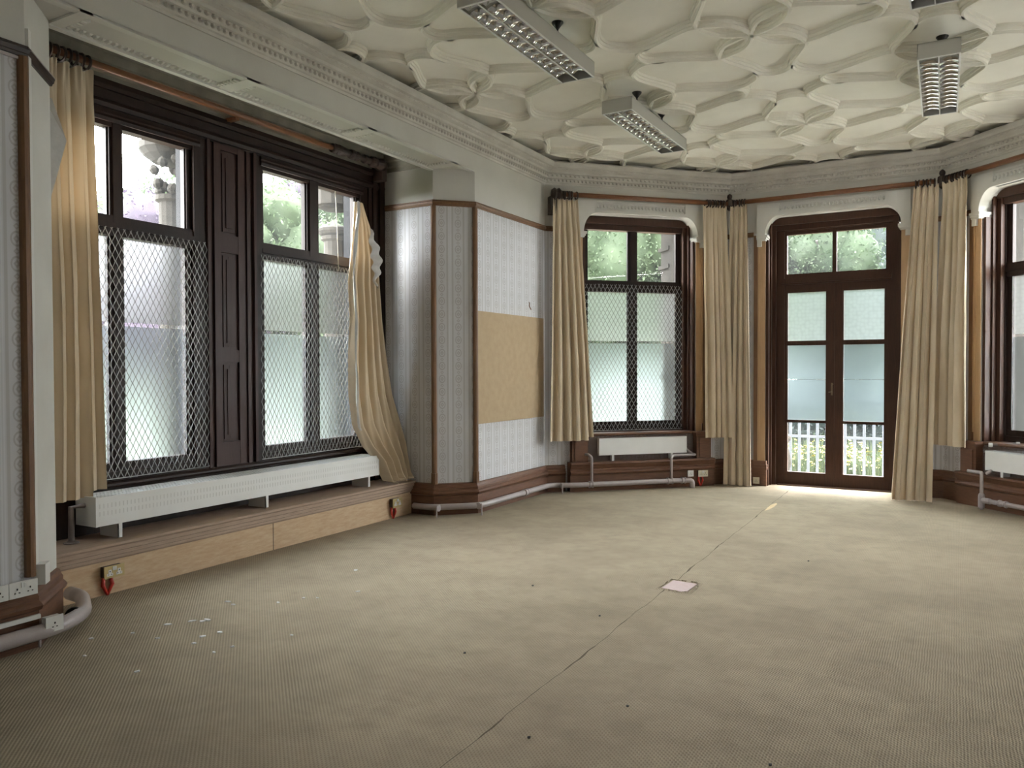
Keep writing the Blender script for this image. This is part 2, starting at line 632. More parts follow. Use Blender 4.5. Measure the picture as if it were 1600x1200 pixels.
def catmull(pts, k=4):
    P = [Vector(p) for p in pts]
    out = []
    for i in range(len(P) - 1):
        a, b, c, d = P[max(i - 1, 0)], P[i], P[i + 1], P[min(i + 2, len(P) - 1)]
        for j in range(k):
            t = j / k
            out.append(.5 * ((2 * b) + (c - a) * t + (2 * a - 5 * b + 4 * c - d) * t * t + (3 * b - a - 3 * c + d) * t ** 3))
    out.append(P[-1])
    return out


RIBP = [(-.040, 0), (-.037, -.024), (-.028, -.026), (-.025, -.046), (-.016, -.048), (-.010, -.070), (.010, -.070), (.016, -.048), (.025, -.046), (.028, -.026), (.037, -.024), (.040, 0)]


def inside_room(p):
    x, y = p
    e = .16
    return x > -4.5 + e * 0 and x < 1.73 and y < 10.6 and (x - y) > -13.26 and (x + y) < 10.49 and y > .8


def rib(path):
    run = []
    for p in path + [None]:
        if p is not None and inside_room(p):
            run.append(p)
            continue
        if len(run) > 1:
            n = len(run)
            vs = []
            for i in range(n):
                d = (run[min(i + 1, n - 1)] - run[max(i - 1, 0)])
                d.normalize()
                nn = Vector((-d.y, d.x))
                for o, h in RIBP:
                    q = run[i] + nn * o
                    vs.append((q.x, q.y, zc + h))
            k = len(RIBP)
            ce.add(vs, [(i * k + j, i * k + j + 1, (i + 1) * k + j + 1, (i + 1) * k + j) for i in range(n - 1) for j in range(k - 1)])
        run = []


TIP = .338
half = [(-TIP, -TIP), (-.415, -.325), (-.50, -.287), (-.61, -.232), (-.72, -.178), (-.83, -.148), (-.94, -.162), (-1.026, -.229)]
c1 = half + [(-A_ - y, -A_ - x) for x, y in half[-2::-1]]
endc = [(-.76, -.163), (-.84, -.138), (-.905, -.082), (-.928, 0), (-.905, .082), (-.84, .138), (-.76, .163)]
pet = []
for sgn in (1, -1):
    q = []
    for i in range(9):
        a = i / 8
        l = a * TIP * math.sqrt(2)
        b = sgn * .088 * math.sin(PI * a) ** .9
        q.append(((l + b) * S2, (l - b) * S2))
    pet.append(q)
for i in range(-4, 4):
    for j in range(-6, 6):
        if (i + j) % 2:
            continue
        nx, ny = X0 + i * A_ * 1.004, Y0 + j * A_
        for (fx, fy) in ((1, 1), (1, -1)):
            for sw in (0, 1):
                pts = [(y, x) if sw else (x, y) for x, y in c1]
                rib([Vector((nx + fx * x, ny + fy * y)) for x, y in catmull(pts)])
        for rot in range(4):
            ca, sa = ((1, 0), (0, 1), (-1, 0), (0, -1))[rot]
            rib([Vector((nx + ca * x - sa * y, ny + sa * x + ca * y)) for x, y in catmull(endc)])
            for q in pet:
                rib([Vector((nx + ca * x - sa * y, ny + sa * x + ca * y)) for x, y in q])
struct(ce.build('ceiling', M_CEIL, smooth=False), 'cream plaster ceiling with interlaced curving strapwork ribs', 'ceiling')


# ---- walls: slabs with their lower part papered, upper part painted
def wall_panel(mb, fr, t0, t1, z0, z1, th=.3):
    """paper below the rail, paint above; m0 paper, m1 paint"""
    cuts = [z0] + ([ZR] if z0 < ZR < z1 else []) + [z1]
    for a, b in zip(cuts, cuts[1:]):
        mb.quad(fr, t0, t1, 0, a, b, 0 if b <= ZR + .001 else 1)
    p = fr.p
    mb.add([p(t0, -th, z0), p(t1, -th, z0), p(t1, -th, z1), p(t0, -th, z1)], [(0, 1, 2, 3)], 1)
    for (a, b) in ((t0, t0), (t1, t1)):
        mb.add([p(a, 0, z0), p(a, -th, z0), p(a, -th, z1), p(a, 0, z1)], [(0, 1, 2, 3)], 1)
    for z in (z0, z1):
        mb.add([p(t0, 0, z), p(t1, 0, z), p(t1, -th, z), p(t0, -th, z)], [(0, 1, 2, 3)], 1)


MW = [M_PAPER, M_WALL]
wl = MB()
wall_panel(wl, FA, 7.12, 8.76, 0, ZT)
wall_panel(wl, FA, 2.46, 7.12, 3.68, ZT, .36)
FCH = Fr((-4.82, 6.80), (S2, S2), (S2, -S2))
LC = .32 / S2
wall_panel(wl, FCH, 0, LC, 0, 3.68, .05)
FRT = Fr((0, 6.80), (1, 0), (0, -1))
wall_panel(wl, FRT, -5.75, -4.82, 0, ZT, .25)
struct(wl.build('wall_left', MW), 'left wall with striped grey wallpaper below the picture rail', 'wall')
wn = MB()
wall_panel(wn, FA, YB, 2.46, 0, ZT)
struct(wn.build('wall_near_left', MW), 'dim papered pier at the left edge', 'wall')
wn = MB()
FCN = Fr((-4.5, 2.46), (-S2, S2), (S2, S2))
wn.fb(FCN, 0, LC, -.05, 0, 0, 3.68)
wn.fb(Fr((0, 2.78), (1, 0), (0, 1)), -5.75, -4.82, -.25, 0, 0, ZT)
struct(wn.build('wall_recess_near', M_WHITE), 'white painted splay between the near pier and window recess', 'wall')
# recess back wall around the windows, and recess ceiling
wr = MB()
wr.fb(FW, 2.5, 2.96, -.20, -.10, 0, ZT)
wr.fb(FW, 6.50, 6.85, -.20, -.10, 0, ZT)
wr.fb(FW, 4.45, 5.04, -.20, -.12, 0, ZT)
wr.fb(FW, 2.5, 6.85, -.20, -.03, 0, .70)
wr.fb(FW, 2.5, 6.85, -.20, -.03, 3.50, ZT)
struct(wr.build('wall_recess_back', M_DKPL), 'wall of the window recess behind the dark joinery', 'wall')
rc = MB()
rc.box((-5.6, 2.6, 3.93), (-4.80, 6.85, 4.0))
struct(rc.build('ceiling_recess', M_DKPL), 'dark grey plaster ceiling of the window recess', 'ceiling')


def opening_wall(name, fr, ta, tb, tc, h, zb, label):
    mb = MB()
    wall_panel(mb, fr, ta, tc - h, 0, ZT)
    wall_panel(mb, fr, tc + h, tb, 0, ZT)
    wall_panel(mb, fr, tc - h, tc + h, 3.54, ZT)
    if zb > 0:
        wall_panel(mb, fr, tc - h, tc + h, 0, zb)
    return struct(mb.build(name, MW), label, 'wall')


tB0, tB1 = 3.012, 5.614
tC0, tC1 = -2.66, -.11
tD0, tD1 = -7.573, -4.97
opening_wall('wall_far_left', FB, tB0, tB1, TB, .80, .70, 'canted far left wall around the meshed window')
opening_wall('wall_far', FC, tC0, tC1, TC, .80, 0, 'far end wall around the glazed double door')
opening_wall('wall_far_right', FD, tD0, tD1, TD, .80, .70, 'canted far right wall cut by the photo edge')
wm = MB()
RW = [(-8.45, -6.35)]  # added unseen window, lets fill light in from the right
ed = -8.76
for a, b in RW:
    wall_panel(wm, FR, ed, a, 0, ZT)
    wall_panel(wm, FR, a, b, 0, .70)
    wall_panel(wm, FR, a, b, 3.54, ZT)
    ed = b
wall_panel(wm, FR, ed, -YB, 0, ZT)
struct(wm.build('wall_right', MW), 'right wall of the room', 'wall')
wm = MB()
KW = [(-1.25, .45), (.95, 2.65), (3.15, 4.40)]          # added unseen windows, fill light from far behind the camera
ed = -1.9
for a, b in KW:
    wall_panel(wm, FK, ed, a, 0, ZT)
    wall_panel(wm, FK, a, b, 0, .70)
    wall_panel(wm, FK, a, b, 3.54, ZT)
    ed = b
wall_panel(wm, FK, ed, 4.9, 0, ZT)
struct(wm.build('wall_back', MW), 'back wall of the room', 'wall')
wm = MB()
wm.box((-4.52, .72, 0), (-2.05, .92, zc))  # added out of view to keep back-window light off the near pier
struct(wm.build('wall_light_blocker', M_WALL), 'unseen wall stub added beside the camera to shade the near pier', 'wall')

# ---- cornice with its rows of dentils and eggs
ROOM = [(-4.5, YB), P0, P1, P2, P3, (1.73, YB), (-4.5, YB)]
CPROF = [(0, 3.865), (.012, 3.865), (.016, 3.885), (.030, 3.892), (.034, 3.905), (.034, 3.935), (.052, 3.942), (.058, 3.960), (.058, 3.990), (.082, 4.000), (.092, 4.020),
         (.125, 4.035), (.130, 4.052), (.155, 4.060), (.168, 4.080), (.172, 4.105), (.172, 4.118), (.0, 4.118)]
co = MB()
co.mold(ROOM, CPROF)


def along(a, b, step, off):
    a, b = Vector(a), Vector(b)
    d = (b - a)
    ln = d.length
    d.normalize()
    nn = Vector((d.y, -d.x))
    k = int(ln / step)
    for i in range(k):
        yield a + d * (step * (i + .5)) + nn * off, d, nn


def egg(mb, p, d, nn, z, w, h, th, m=0):
    d3, n3 = Vector((d.x, d.y, 0)), Vector((nn.x, nn.y, 0))
    c = Vector((p.x, p.y, z))
    ring = [(-.5, 0, 0), (-.3, -.38, 0), (0, -.5, 0), (.3, -.38, 0), (.5, 0, 0), (.3, .45, 0), (-.3, .45, 0)]
    vs = [c + d3 * (a * w) + Vector((0, 0, b * h)) for a, b, _ in ring] + [c + d3 * (a * w * .55) + n3 * th + Vector((0, 0, b * h * .6)) for a, b, _ in ring]
    n = len(ring)
    mb.add(vs, [(i, (i + 1) % n, n + (i + 1) % n, n + i) for i in range(n)] + [tuple(range(n, 2 * n))], m)


segs = [((-4.5, 1.8), P0), (P0, P1), (P1, P2), (P2, P3)]
for a, b in segs:
    for p, d, nn in along(a, b, .052, .034):
        egg(co, p, d, nn, 3.920, .034, .036, .020)
    for p, d, nn in along(a, b, .060, .058):
        egg(co, p, d, nn, 3.975, .044, .036, .018)
    for p, d, nn in along(a, b, .075, .128):
        egg(co, p, d, nn, 4.043, .05, .014, .006)
struct(co.build('trim_1', M_CORN), 'plaster cornice with rows of dentils round the ceiling', 'cornice')

# ---- beam soffit over the recess: panelled, with egg rows
so = MB()
for (a, b) in ((2.78, 2.86), (4.03, 4.15), (5.38, 5.50), (6.69, 6.80)):
    so.box((-4.86, a, 3.665), (-4.5, b, 3.685))
so.box((-4.86, 2.78, 3.655), (-4.815, 6.80, 3.76))
so.box((-4.555, 2.46, 3.668), (-4.5, 7.12, 3.685))
for (a, b) in ((2.86, 4.03), (4.15, 5.38), (5.50, 6.69)):
    n = int((b - a) / .042)
    for i in range(n):
        yy = a + (b - a) * (i + .5) / n
        c = Vector((-4.80, yy, 3.678))
        so.add([c + Vector((x, y, z)) for x, y, z in ((0, -.014, 0), (0, .014, 0), (.045, .012, 0), (.045, -.012, 0), (.008, -.007, -.016), (.008, .007, -.016), (.036, .006, -.012), (.036, -.006, -.012))],
               [(4, 5, 6, 7), (0, 1, 5, 4), (1, 2, 6, 5), (2, 3, 7, 6), (3, 0, 4, 7)])
    for yy in (a + .02, b - .02):
        for i in range(6):
            xx = -4.77 + .035 * i
            so.box((xx - .010, yy - .018, 3.664), (xx + .010, yy + .018, 3.682))
struct(so.build('trim_2', M_WHITE), 'white panelled underside of the beam over the recess', 'beam')

# ---- recess cornice on the window wall
rcn = MB()
rp_ = [(0, 3.70), (.02, 3.70), (.03, 3.735), (.06, 3.745), (.065, 3.79), (.10, 3.80), (.12, 3.86), (.17, 3.875), (.20, 3.93), (0, 3.93)]
rcn.mold([(-5.5, 2.78), (-5.5, 6.80), (-4.85, 6.80)], rp_)
struct(rcn.build('trim_3', M_DKPL), 'dark grey moulded cornice inside the window recess', 'cornice')

# ---- picture rails
RAILP = [(0, 3.285), (.012, 3.285), (.018, 3.300), (.024, 3.303), (.030, 3.325), (.022, 3.332), (.022, 3.345), (0, 3.348)]
pr_ = MB()
pr_.mold([(-5.49, 6.80), (-4.82, 6.80), (-4.5, 7.12), P0, (P0[0] + .17, P0[1] + .17)], RAILP)
struct(pr_.build('trim_4', M_BEAD), 'brown picture rail along the papered left wall', 'rail')
pn = MB()
pn.mold([(-4.5, -2.5), (-4.5, 2.46), (-4.82, 2.78)], RAILP)
pn.mold([(-4.5, 1.6), (-4.5, 2.43)], [(.0, 3.262), (.014, 3.262), (.014, 3.278), (0, 3.278)], m=1)
pn.mold([(-4.5, 2.46), (-4.82, 2.78)], [(.005, 3.345), (.034, 3.325), (.034, 3.332), (.005, 3.352)], m=1)
struct(pn.build('trim_5', [M_DKROD, M_PIPE]), 'broken dark picture rail on the near pier', 'rail')
pf = MB()
for fr, a, b in ((FB, TB + .95, tB1), (FC, tC0, TC - .95), (FC, TC + .95, tC1), (FD, tD0, TD - .95)):
    pf.extr(fr, RAILP, a, b)
struct(pf.build('trim_6', M_BEAD), 'short picture rail pieces beside the far openings', 'rail')

# ---- vertical wood beads at the wall angles
bd = MB()
for (x, y) in ((-4.82, 6.80), (-4.5, 7.12)):
    c = Vector((x, y, 0))
    a = Vector((1, -.42, 0)).normalized() if x < -4.7 else Vector((1, -.42, 0)).normalized()
    bd.tube([(x + .004, y - .004, .42), (x + .004, y - .004, 3.285)], .030, 10)
    bd.tube([(x + .008, y - .008, .33), (x + .008, y - .008, .45)], .036, 8)
struct(bd.build('trim_7', M_BEAD), 'two brown upright corner beads beside the recess', 'corner bead')
bd = MB()
bd.tube([(-4.497, 2.445, .40), (-4.497, 2.445, 3.285)], .030, 10)
struct(bd.build('trim_8', M_BEAD), 'chipped brown corner bead on the near pier', 'corner bead')

# ---- skirtings
SKP = [(0, 0), (.035, 0), (.035, .205), (.052, .215), (.060, .235), (.050, .250), (.036, .262), (.036, .285), (.026, .300), (.020, .325), (0, .335)]
sk = MB()
tbx0, tbx1 = 3.29, 5.33
sk.mold([(-5.10, 6.80), (-4.82, 6.80), (-4.5, 7.12), P0, FB.p(tbx0 - .02, 0, 0)[:2]], SKP)
struct(sk.build('baseboard_left', M_SKIRT), 'moulded red-brown skirting along the left wall', 'skirting')
sk = MB()
sk.mold([FB.p(tbx1 + .02, 0, 0)[:2], P1, FC.p(TC - .87, 0, 0)[:2]], SKP)
sk.mold([FC.p(TC + .87, 0, 0)[:2], P2, FD.p(TD - .98, 0, 0)[:2]], SKP)
struct(sk.build('baseboard_far', M_SKIRT), 'dark skirting behind the far curtains', 'skirting')
sk = MB()
sk.mold([(-4.5, -2.5), (-4.5, 2.46), (-4.82, 2.78)], SKP)
struct(sk.build('baseboard_near', M_SKIRT), 'brown skirting below the near pier', 'skirting')

# ---- the step and boxed shelf under the recess windows
st = MB()
st.box((-5.16, 2.60, 0), (-5.10, 6.80, .245), 0)
st.extr(FS, [(-.40, .325), (.030, .325), (.040, .338), (.036, .352), (-.40, .352)], 2.60, 6.80, 1)
st.extr(FS, [(-.02, .232), (.006, .232), (.014, .245), (.012, .262), (.024, .268), (.022, .292), (.032, .298), (.030, .325), (-.02, .325)], 2.60, 6.80, 1)
for yy in (4.80,):
    st.box((-5.1015, yy, 0.0), (-5.0985, yy + .006, .232), 2)
struct(st.build('trim_9', [M_STEP, M_TREAD, M_DKROD]), 'pale board step with a dusty moulded tread below the recess windows', 'step')

# ------------------------------------------------------------------ recess windows
ZU0, ZU1, ZL0, ZL1 = 2.715, 3.378, .853, 2.565
ZS = 1.905


def sash_window(root, fr, panes, tl, tr, df, dg, wood_m, film=True, clear=None, pat=(M_FILMT, M_FILMB), lowers=None):
    """frame, two glazing rows, film over the lower row in two sheets with a clear seam"""
    lowers = lowers or panes
    f = MB()
    t_in, t_out = panes[0][0], panes[-1][1]
    # outer stiles, stepped
    f.fb(fr, tl, t_in - .045, df - .10, df, .70, 3.50)
    f.fb(fr, t_in - .045, t_in, dg - .03, df - .035, .72, 3.47)
    f.fb(fr, t_out + .045, tr, df - .10, df, .70, 3.50)
    f.fb(fr, t_out, t_out + .045, dg - .03, df - .035, .72, 3.47)
    for (a, b), (c, d) in zip(panes, panes[1:]):
        f.fb(fr, b, c, dg - .03, df - .03, .72, 3.47)
        f.fb(fr, b + .022, c - .022, df - .03, df - .012, .72, 3.47)
    # head, transom, bottom rail
    f.fb(fr, t_in - .045, t_out + .045, dg - .03, df - .02, ZU1, 3.50)
    f.fb(fr, t_in - .045, t_out + .045, df - .02, df - .004, ZU1 + .035, 3.45)
    f.fb(fr, t_in - .045, t_out + .045, dg - .03, df - .015, ZL1, ZU0)
    f.fb(fr, t_in - .045, t_out + .045, df - .015, df + .004, ZL1 + .055, ZU0 - .055)
    f.fb(fr, t_in - .045, t_out + .045, dg - .03, df - .028, .72, ZL0)
    f.fb(fr, t_in - .045, t_out + .045, df - .03, df - .005, .72, ZL0 - .065)
    for (a, b) in panes:   # glazing beads
        for (z0, z1) in ((ZU0, ZU1), (ZL0, ZL1)):
            f.fb(fr, a, a + .012, dg, dg + .03, z0, z1)
            f.fb(fr, b - .012, b, dg, dg + .03, z0, z1)
    f.build('window_frame', wood_m, root)
    for (a, b), (la, lb) in zip(panes, lowers):
        g = MB()
        g.quad(fr, a, b, dg, ZU0, ZU1)
        g.build('clear_pane', clear or M_CLEAR, root)
        g = MB()
        if not film:
            g.quad(fr, la, lb, dg, ZL0, ZL1)
            g.build('clear_pane', clear or M_CLEAR, root)
            continue
        g.fb(fr, la, lb, dg - .004, dg, ZS + .016, ZL1, 0)
        g.fb(fr, la, lb, dg - .004, dg, ZL0, ZS - .016, 1)
        g.add([fr.p(la, dg - .002, ZS - .016), fr.p(lb, dg - .002, ZS - .016), fr.p(lb, dg - .002, ZS + .016), fr.p(la, dg - .002, ZS + .016)], [(0, 1, 2, 3)], 2)
        g.build('frosted_pane', [pat[0], pat[1], M_CLEAR], root)


win1 = empty('window_1', FW.p(3.7, 0, .7), 'left recess window with pale mesh over frosted lower panes', 'window', None, 'structure')
sash_window(win1, FW, [(3.06, 3.625), (3.735, 4.305)], 2.90, 4.47, 0, -.08, M_WIN, pat=(M_FILMT1, M_FILMB1))
win2 = empty('window_2', FW.p(5.77, 0, .7), 'right recess window partly hidden by the fallen curtain', 'window', None, 'structure')
sash_window(win2, FW, [(5.128, 5.680), (5.838, 6.395)], 5.00, 6.62, 0, -.08, M_WIN, pat=(M_FILMT1, M_FILMB1))

# panelled post between the two windows, jambs, lintel and sill board
ps = MB()
ps.fb(FW, 4.47, 5.00, -.12, -.010, .70, 3.56)
ps.fb(FW, 4.47, 4.50, -.05, .020, .70, 3.56)
ps.fb(FW, 4.97, 5.00, -.05, .020, .70, 3.56)
ps.fb(FW, 4.545, 4.615, -.05, .010, .70, 3.56)
ps.fb(FW, 4.80, 4.87, -.05, .010, .70, 3.56)
ps.fb(FW, 4.90, 4.94, -.05, .006, .70, 3.56)
for (z0, z1) in ((.70, .93), (1.62, 1.725), (2.565, 2.72), (3.44, 3.56)):
    ps.fb(FW, 4.615, 4.80, -.05, .008, z0, z1)
for (z0, z1) in ((.93, 1.62), (1.725, 2.565), (2.72, 3.44)):
    ps.fb(FW, 4.640, 4.775, -.05, -.002, z0 + .025, z1 - .025)
    ps.fb(FW, 4.672, 4.743, -.05, .006, z0 + .06, z1 - .06)
    ps.fb(FW, 4.697, 4.718, -.05, -.001, z0 + .03, z1 - .03)
struct(ps.build('trim_10', wood('dark_post_wood', (0.03, 0.014, 0.0115), (0.044, 0.022, 0.018), .45, (6, 6, .6), 0.14)), 'dark fielded wooden post between the two recess windows', 'post')
ln = MB()
ln.fb(FW, 2.78, 6.80, -.10, .010, 3.49, 3.72)
ln.extr(FW, [(.0, 3.50), (.030, 3.50), (.040, 3.53), (.030, 3.555), (.012, 3.565), (.0, 3.57)], 2.78, 6.80)
ln.extr(FW, [(.0, 3.63), (.030, 3.635), (.045, 3.66), (.040, 3.70), (.0, 3.70)], 2.78, 6.80)
for (a, b) in ((2.98, 4.40), (5.06, 6.46)):
    ln.extr(FW, [(.0, 3.405), (.018, 3.405), (.024, 3.43), (.016, 3.45), (.024, 3.462), (.020, 3.49), (.0, 3.49)], a, b)
ln.fb(FW, 6.55, 6.80, -.10, .018, .35, 3.72)
ln.fb(FW, 6.60, 6.66, .0, .040, .35, 3.72)
ln.fb(FW, 6.70, 6.78, .0, .05, .35, 3.72)
ln.fb(FW, 2.78, 2.92, -.10, .018, .35, 3.72)
struct(ln.build('trim_11', M_WIN), 'dark lintel and jamb mouldings framing the recess windows', 'architrave')
sl = MB()
sl.extr(FW, [(-.10, .675), (.035, .675), (.045, .69), (.040, .705), (.02, .722), (-.10, .722)], 2.80, 6.56)
sl.fb(FW, 2.80, 6.56, -.10, -.01, .35, .675)
struct(sl.build('trim_12', M_WIN), 'dark sill board under the recess windows', 'sill')


# ------------------------------------------------------------------ mesh guards
def guard(name, fr, t0, t1, z0, z1, d, label, grp, cw=.052, ch=.096, seed=1):
    rnd = random.Random(seed)
    mb = MB()
    hw = cw / 2
    n = int(round((t1 - t0) / hw))
    per = 8
    for k in range(n):
        tcn = t0 + hw * (k + .5)
        sg = 1 if k % 2 else -1
        path = []
        m = int((z1 - z0) / ch * per)
        zz0 = z0 + rnd.uniform(-.004, .004)
        for i in range(m + 1):
            ph = i / per
            tri = 2 * abs(2 * (ph - math.floor(ph + .5))) - 1
            s = math.sin(tri * PI / 2) * .45 + tri * .55
            z = zz0 + i * ch / per
            bow = .010 * math.sin(3.1 * z + k * .05)
            path.append(fr.p(tcn + sg * s * hw * .53, d + .004 * sg * math.cos(2 * PI * ph) + bow * .4, z))
        mb.tube(path, .0032, 4, caps=False)
    for z in (z0 + .004,):
        mb.tube([fr.p(t0, d + .002, z), fr.p(t1, d + .002, z)], .004, 5)
    o = mb.build(name, M_WIRE, smooth=True, recalc=False)
    return tag(o, label, 'window guard', grp)


guard('wire_guard', FW, 2.98, 4.455, .735, 2.625, .022, 'diamond wire guard over the recess window nearest the camera', 'diamond wire window guards', seed=2)
guard('wire_guard', FW, 5.035, 6.48, .735, 2.595, .022, 'diamond wire guard partly behind the fallen curtain', 'diamond wire window guards', seed=3)
guard('wire_guard', FB, TB - .70, TB + .80, .735, 2.665, -.195, 'diamond wire guard on the far window above the short radiator', 'diamond wire window guards', .058, .100, 4)


# ------------------------------------------------------------------ the three openings of the canted end
def surround(fr, tc, zb, nm, lbl):
    """white plaster head with curved corbels"""
    mb = MB()
    for sg in (-1, 1):
        arc = [(.80 - .175 * math.sin(a) if False else .80 - .18 * (1 - math.cos(a)), 3.285 + .25 * math.sin(a)) for a in [PI / 2 * i / 10 for i in range(11)]]
        poly = [(.90, 3.70), (.90, 3.235), (.80, 3.285)] + arc[1:] + [(.62, 3.70)]
        q = [(tc + sg * t, z) for t, z in poly]
        mb.prism(fr, q, -.20, .055)
        # little moulded foot of the corbel
        for (a, b, d, z0, z1) in ((.765, .905, .078, 3.262, 3.292), (.778, .903, .068, 3.240, 3.262), (.790, .900, .055, 3.222, 3.240)):
            x0, x1 = tc + sg * a, tc + sg * b
            mb.fb(fr, min(x0, x1), max(x0, x1), -.20, d, z0, z1)
        x0, x1 = tc + sg * .845, tc + sg * .90
        mb.fb(fr, min(x0, x1), max(x0, x1), -.02, .045, 3.15, 3.225)
    mb.fb(fr, tc - .655, tc + .655, -.20, .022, 3.535, 3.70)
    mb.fb(fr, tc - .655, tc + .655, -.02, .058, 3.535, 3.578)
    mb.fb(fr, tc - .655, tc + .655, -.02, .036, 3.675, 3.70)
    for i in range(26):
        t = tc - .63 + 1.26 * (i + .5) / 26
        c = Vector(fr.p(t, .022, 0))
        egg(mb, Vector((c.x, c.y)), Vector((fr.T.x, fr.T.y)), Vector((fr.N.x, fr.N.y)), 3.63, .038, .05, .016)
    struct(mb.build(nm, M_WHITE), lbl, 'corbel')


surround(FB, TB, .7, 'trim_13', 'white corbelled plaster head above the far meshed window')
surround(FC, TC, 0, 'trim_14', 'white corbelled plaster head above the glazed door')
surround(FD, TD, .7, 'trim_15', 'white corbelled plaster head at the right edge')


def jambs(fr, tc, zb, nm, lbl, ped):
    mb = MB()
    for sg in (-1, 1):
        def bx(a, b, d0, d1, z0, z1, m):
            x0, x1 = tc + sg * a, tc + sg * b
            mb.fb(fr, min(x0, x1), max(x0, x1), d0, d1, z0, z1, m)
        bx(.800, .885, -.035, .012, zb, 3.235, 0)
        bx(.765, .800, -.30, -.020, zb, 3.235, 2)
        bx(.870, .895, -.02, .020, zb + .1, 3.15, 0)
        bx(.895, .945, -.02, .026, zb, 3.30, 1)
        bx(.745, .770, -.30, -.10, zb, 3.54, 2)
        bx(.700, .760, -.30, -.16, zb, 3.54, 2)
        if ped:
            bx(.765, .975, -.05, .10, .345, .665, 3)
            bx(.80, .945, .10, .112, .39, .63, 3)
            bx(.75, .990, -.05, .12, .665, .695, 3)
            bx(.74, 1.000, -.05, .135, .695, .722, 3)
        else:
            bx(.775, .96, -.05, .050, 0, .215, 3)
            bx(.765, .965, -.05, .072, .215, .245, 3)
            bx(.77, .955, -.05, .058, .245, .285, 3)
            bx(.78, .95, -.05, .042, .285, .33, 3)
    mb.fb(fr, tc - .785, tc + .785, -.30, -.14, 3.44, 3.56, 2)
    mb.fb(fr, tc - .80, tc + .80, -.30, -.19, 3.37, 3.60, 2)
    struct(mb.build(nm, [M_TAN, M_BEAD, M_DOORW, M_SKIRT]), lbl, 'door jamb' if not ped else 'window jamb')


jambs(FB, TB, .72, 'trim_16', 'tan and dark jambs of the far meshed window', True)
jambs(FC, TC, .0, 'trim_17', 'tan and dark jambs of the glazed door', False)
jambs(FD, TD, .72, 'trim_18', 'tan and dark jambs of the window at the right edge', True)

for fr, tc, nm, lbl in ((FB, TB, 'window_3', 'far window with mesh over two frosted panes'), (FD, TD, 'window_4', 'window cut off by the right photo edge')):
    wn_ = empty(nm, fr.p(tc, -.25, .72), lbl, 'window', None, 'structure')
    sash_window(wn_, fr, [(tc - .645, tc - .058), (tc + .058, tc + .645)], tc - .80, tc + .80, -.215, -.28, M_WIN,
                lowers=[(tc - .645, tc - .058), (tc + .058, tc + .645)])

for k, (fr, a, b) in enumerate([(FR,) + q for q in RW] + [(FK,) + q for q in KW]):
    wn_ = empty('window_%d' % (5 + k), fr.p((a + b) / 2, -.2, .7), ('added fill-light window in the right wall nearest the bay', 'added fill-light window at the right of the back wall', 'added fill-light window in the middle of the back wall', 'added fill-light window at the left of the back wall')[k], 'window', None, 'structure')
    tm = (a + b) / 2
    sash_window(wn_, fr, [(a + .07, tm - .04), (tm + .04, b - .07)], a, b, -.05, -.12, M_WIN, film=False, clear=M_SHEER if fr is FR else M_SHEERK)

# sills and boxed skirting below windows B and D
BXP = [(0, 0), (.116, 0), (.116, .205), (.135, .215), (.143, .235), (.132, .250), (.118, .262), (.118, .285), (.128, .300), (.140, .330), (.150, .345), (.146, .368), (0, .368)]
for fr, tc, nm, lbl in ((FB, TB, 'trim_19', 'moulded wooden box below the far meshed window'), (FD, TD, 'trim_20', 'moulded wooden box below the right edge window')):
    mb = MB()
    mb.extr(fr, BXP, tc - 1.01, tc + 1.01)
    mb.fb(fr, tc - .80, tc + .80, -.30, .0, .35, .70)
    mb.extr(fr, [(-.30, .69), (.02, .69), (.028, .705), (.02, .722), (-.30, .722)], tc - .80, tc + .80)
    struct(mb.build(nm, M_SKIRT), lbl, 'sill box')

# ------------------------------------------------------------------ glazed double door
door = empty('door_1', FC.p(TC, -.25, 0), 'glazed wooden double door with a fanlight onto the garden', 'door', None, 'structure')
dg = -.262
fr = FC
f = MB()
f.fb(fr, -2.12, -1.985, -.30, -.215, 0, 3.45)
f.fb(fr, -.735, -.65, -.30, -.215, 0, 3.45)
f.fb(fr, -2.06, -.66, -.30, -.215, 3.36, 3.47)
f.fb(fr, -2.02, -.70, -.30, -.20, 2.655, 2.735)
f.fb(fr, -2.02, -.70, -.20, -.185, 2.675, 2.71)
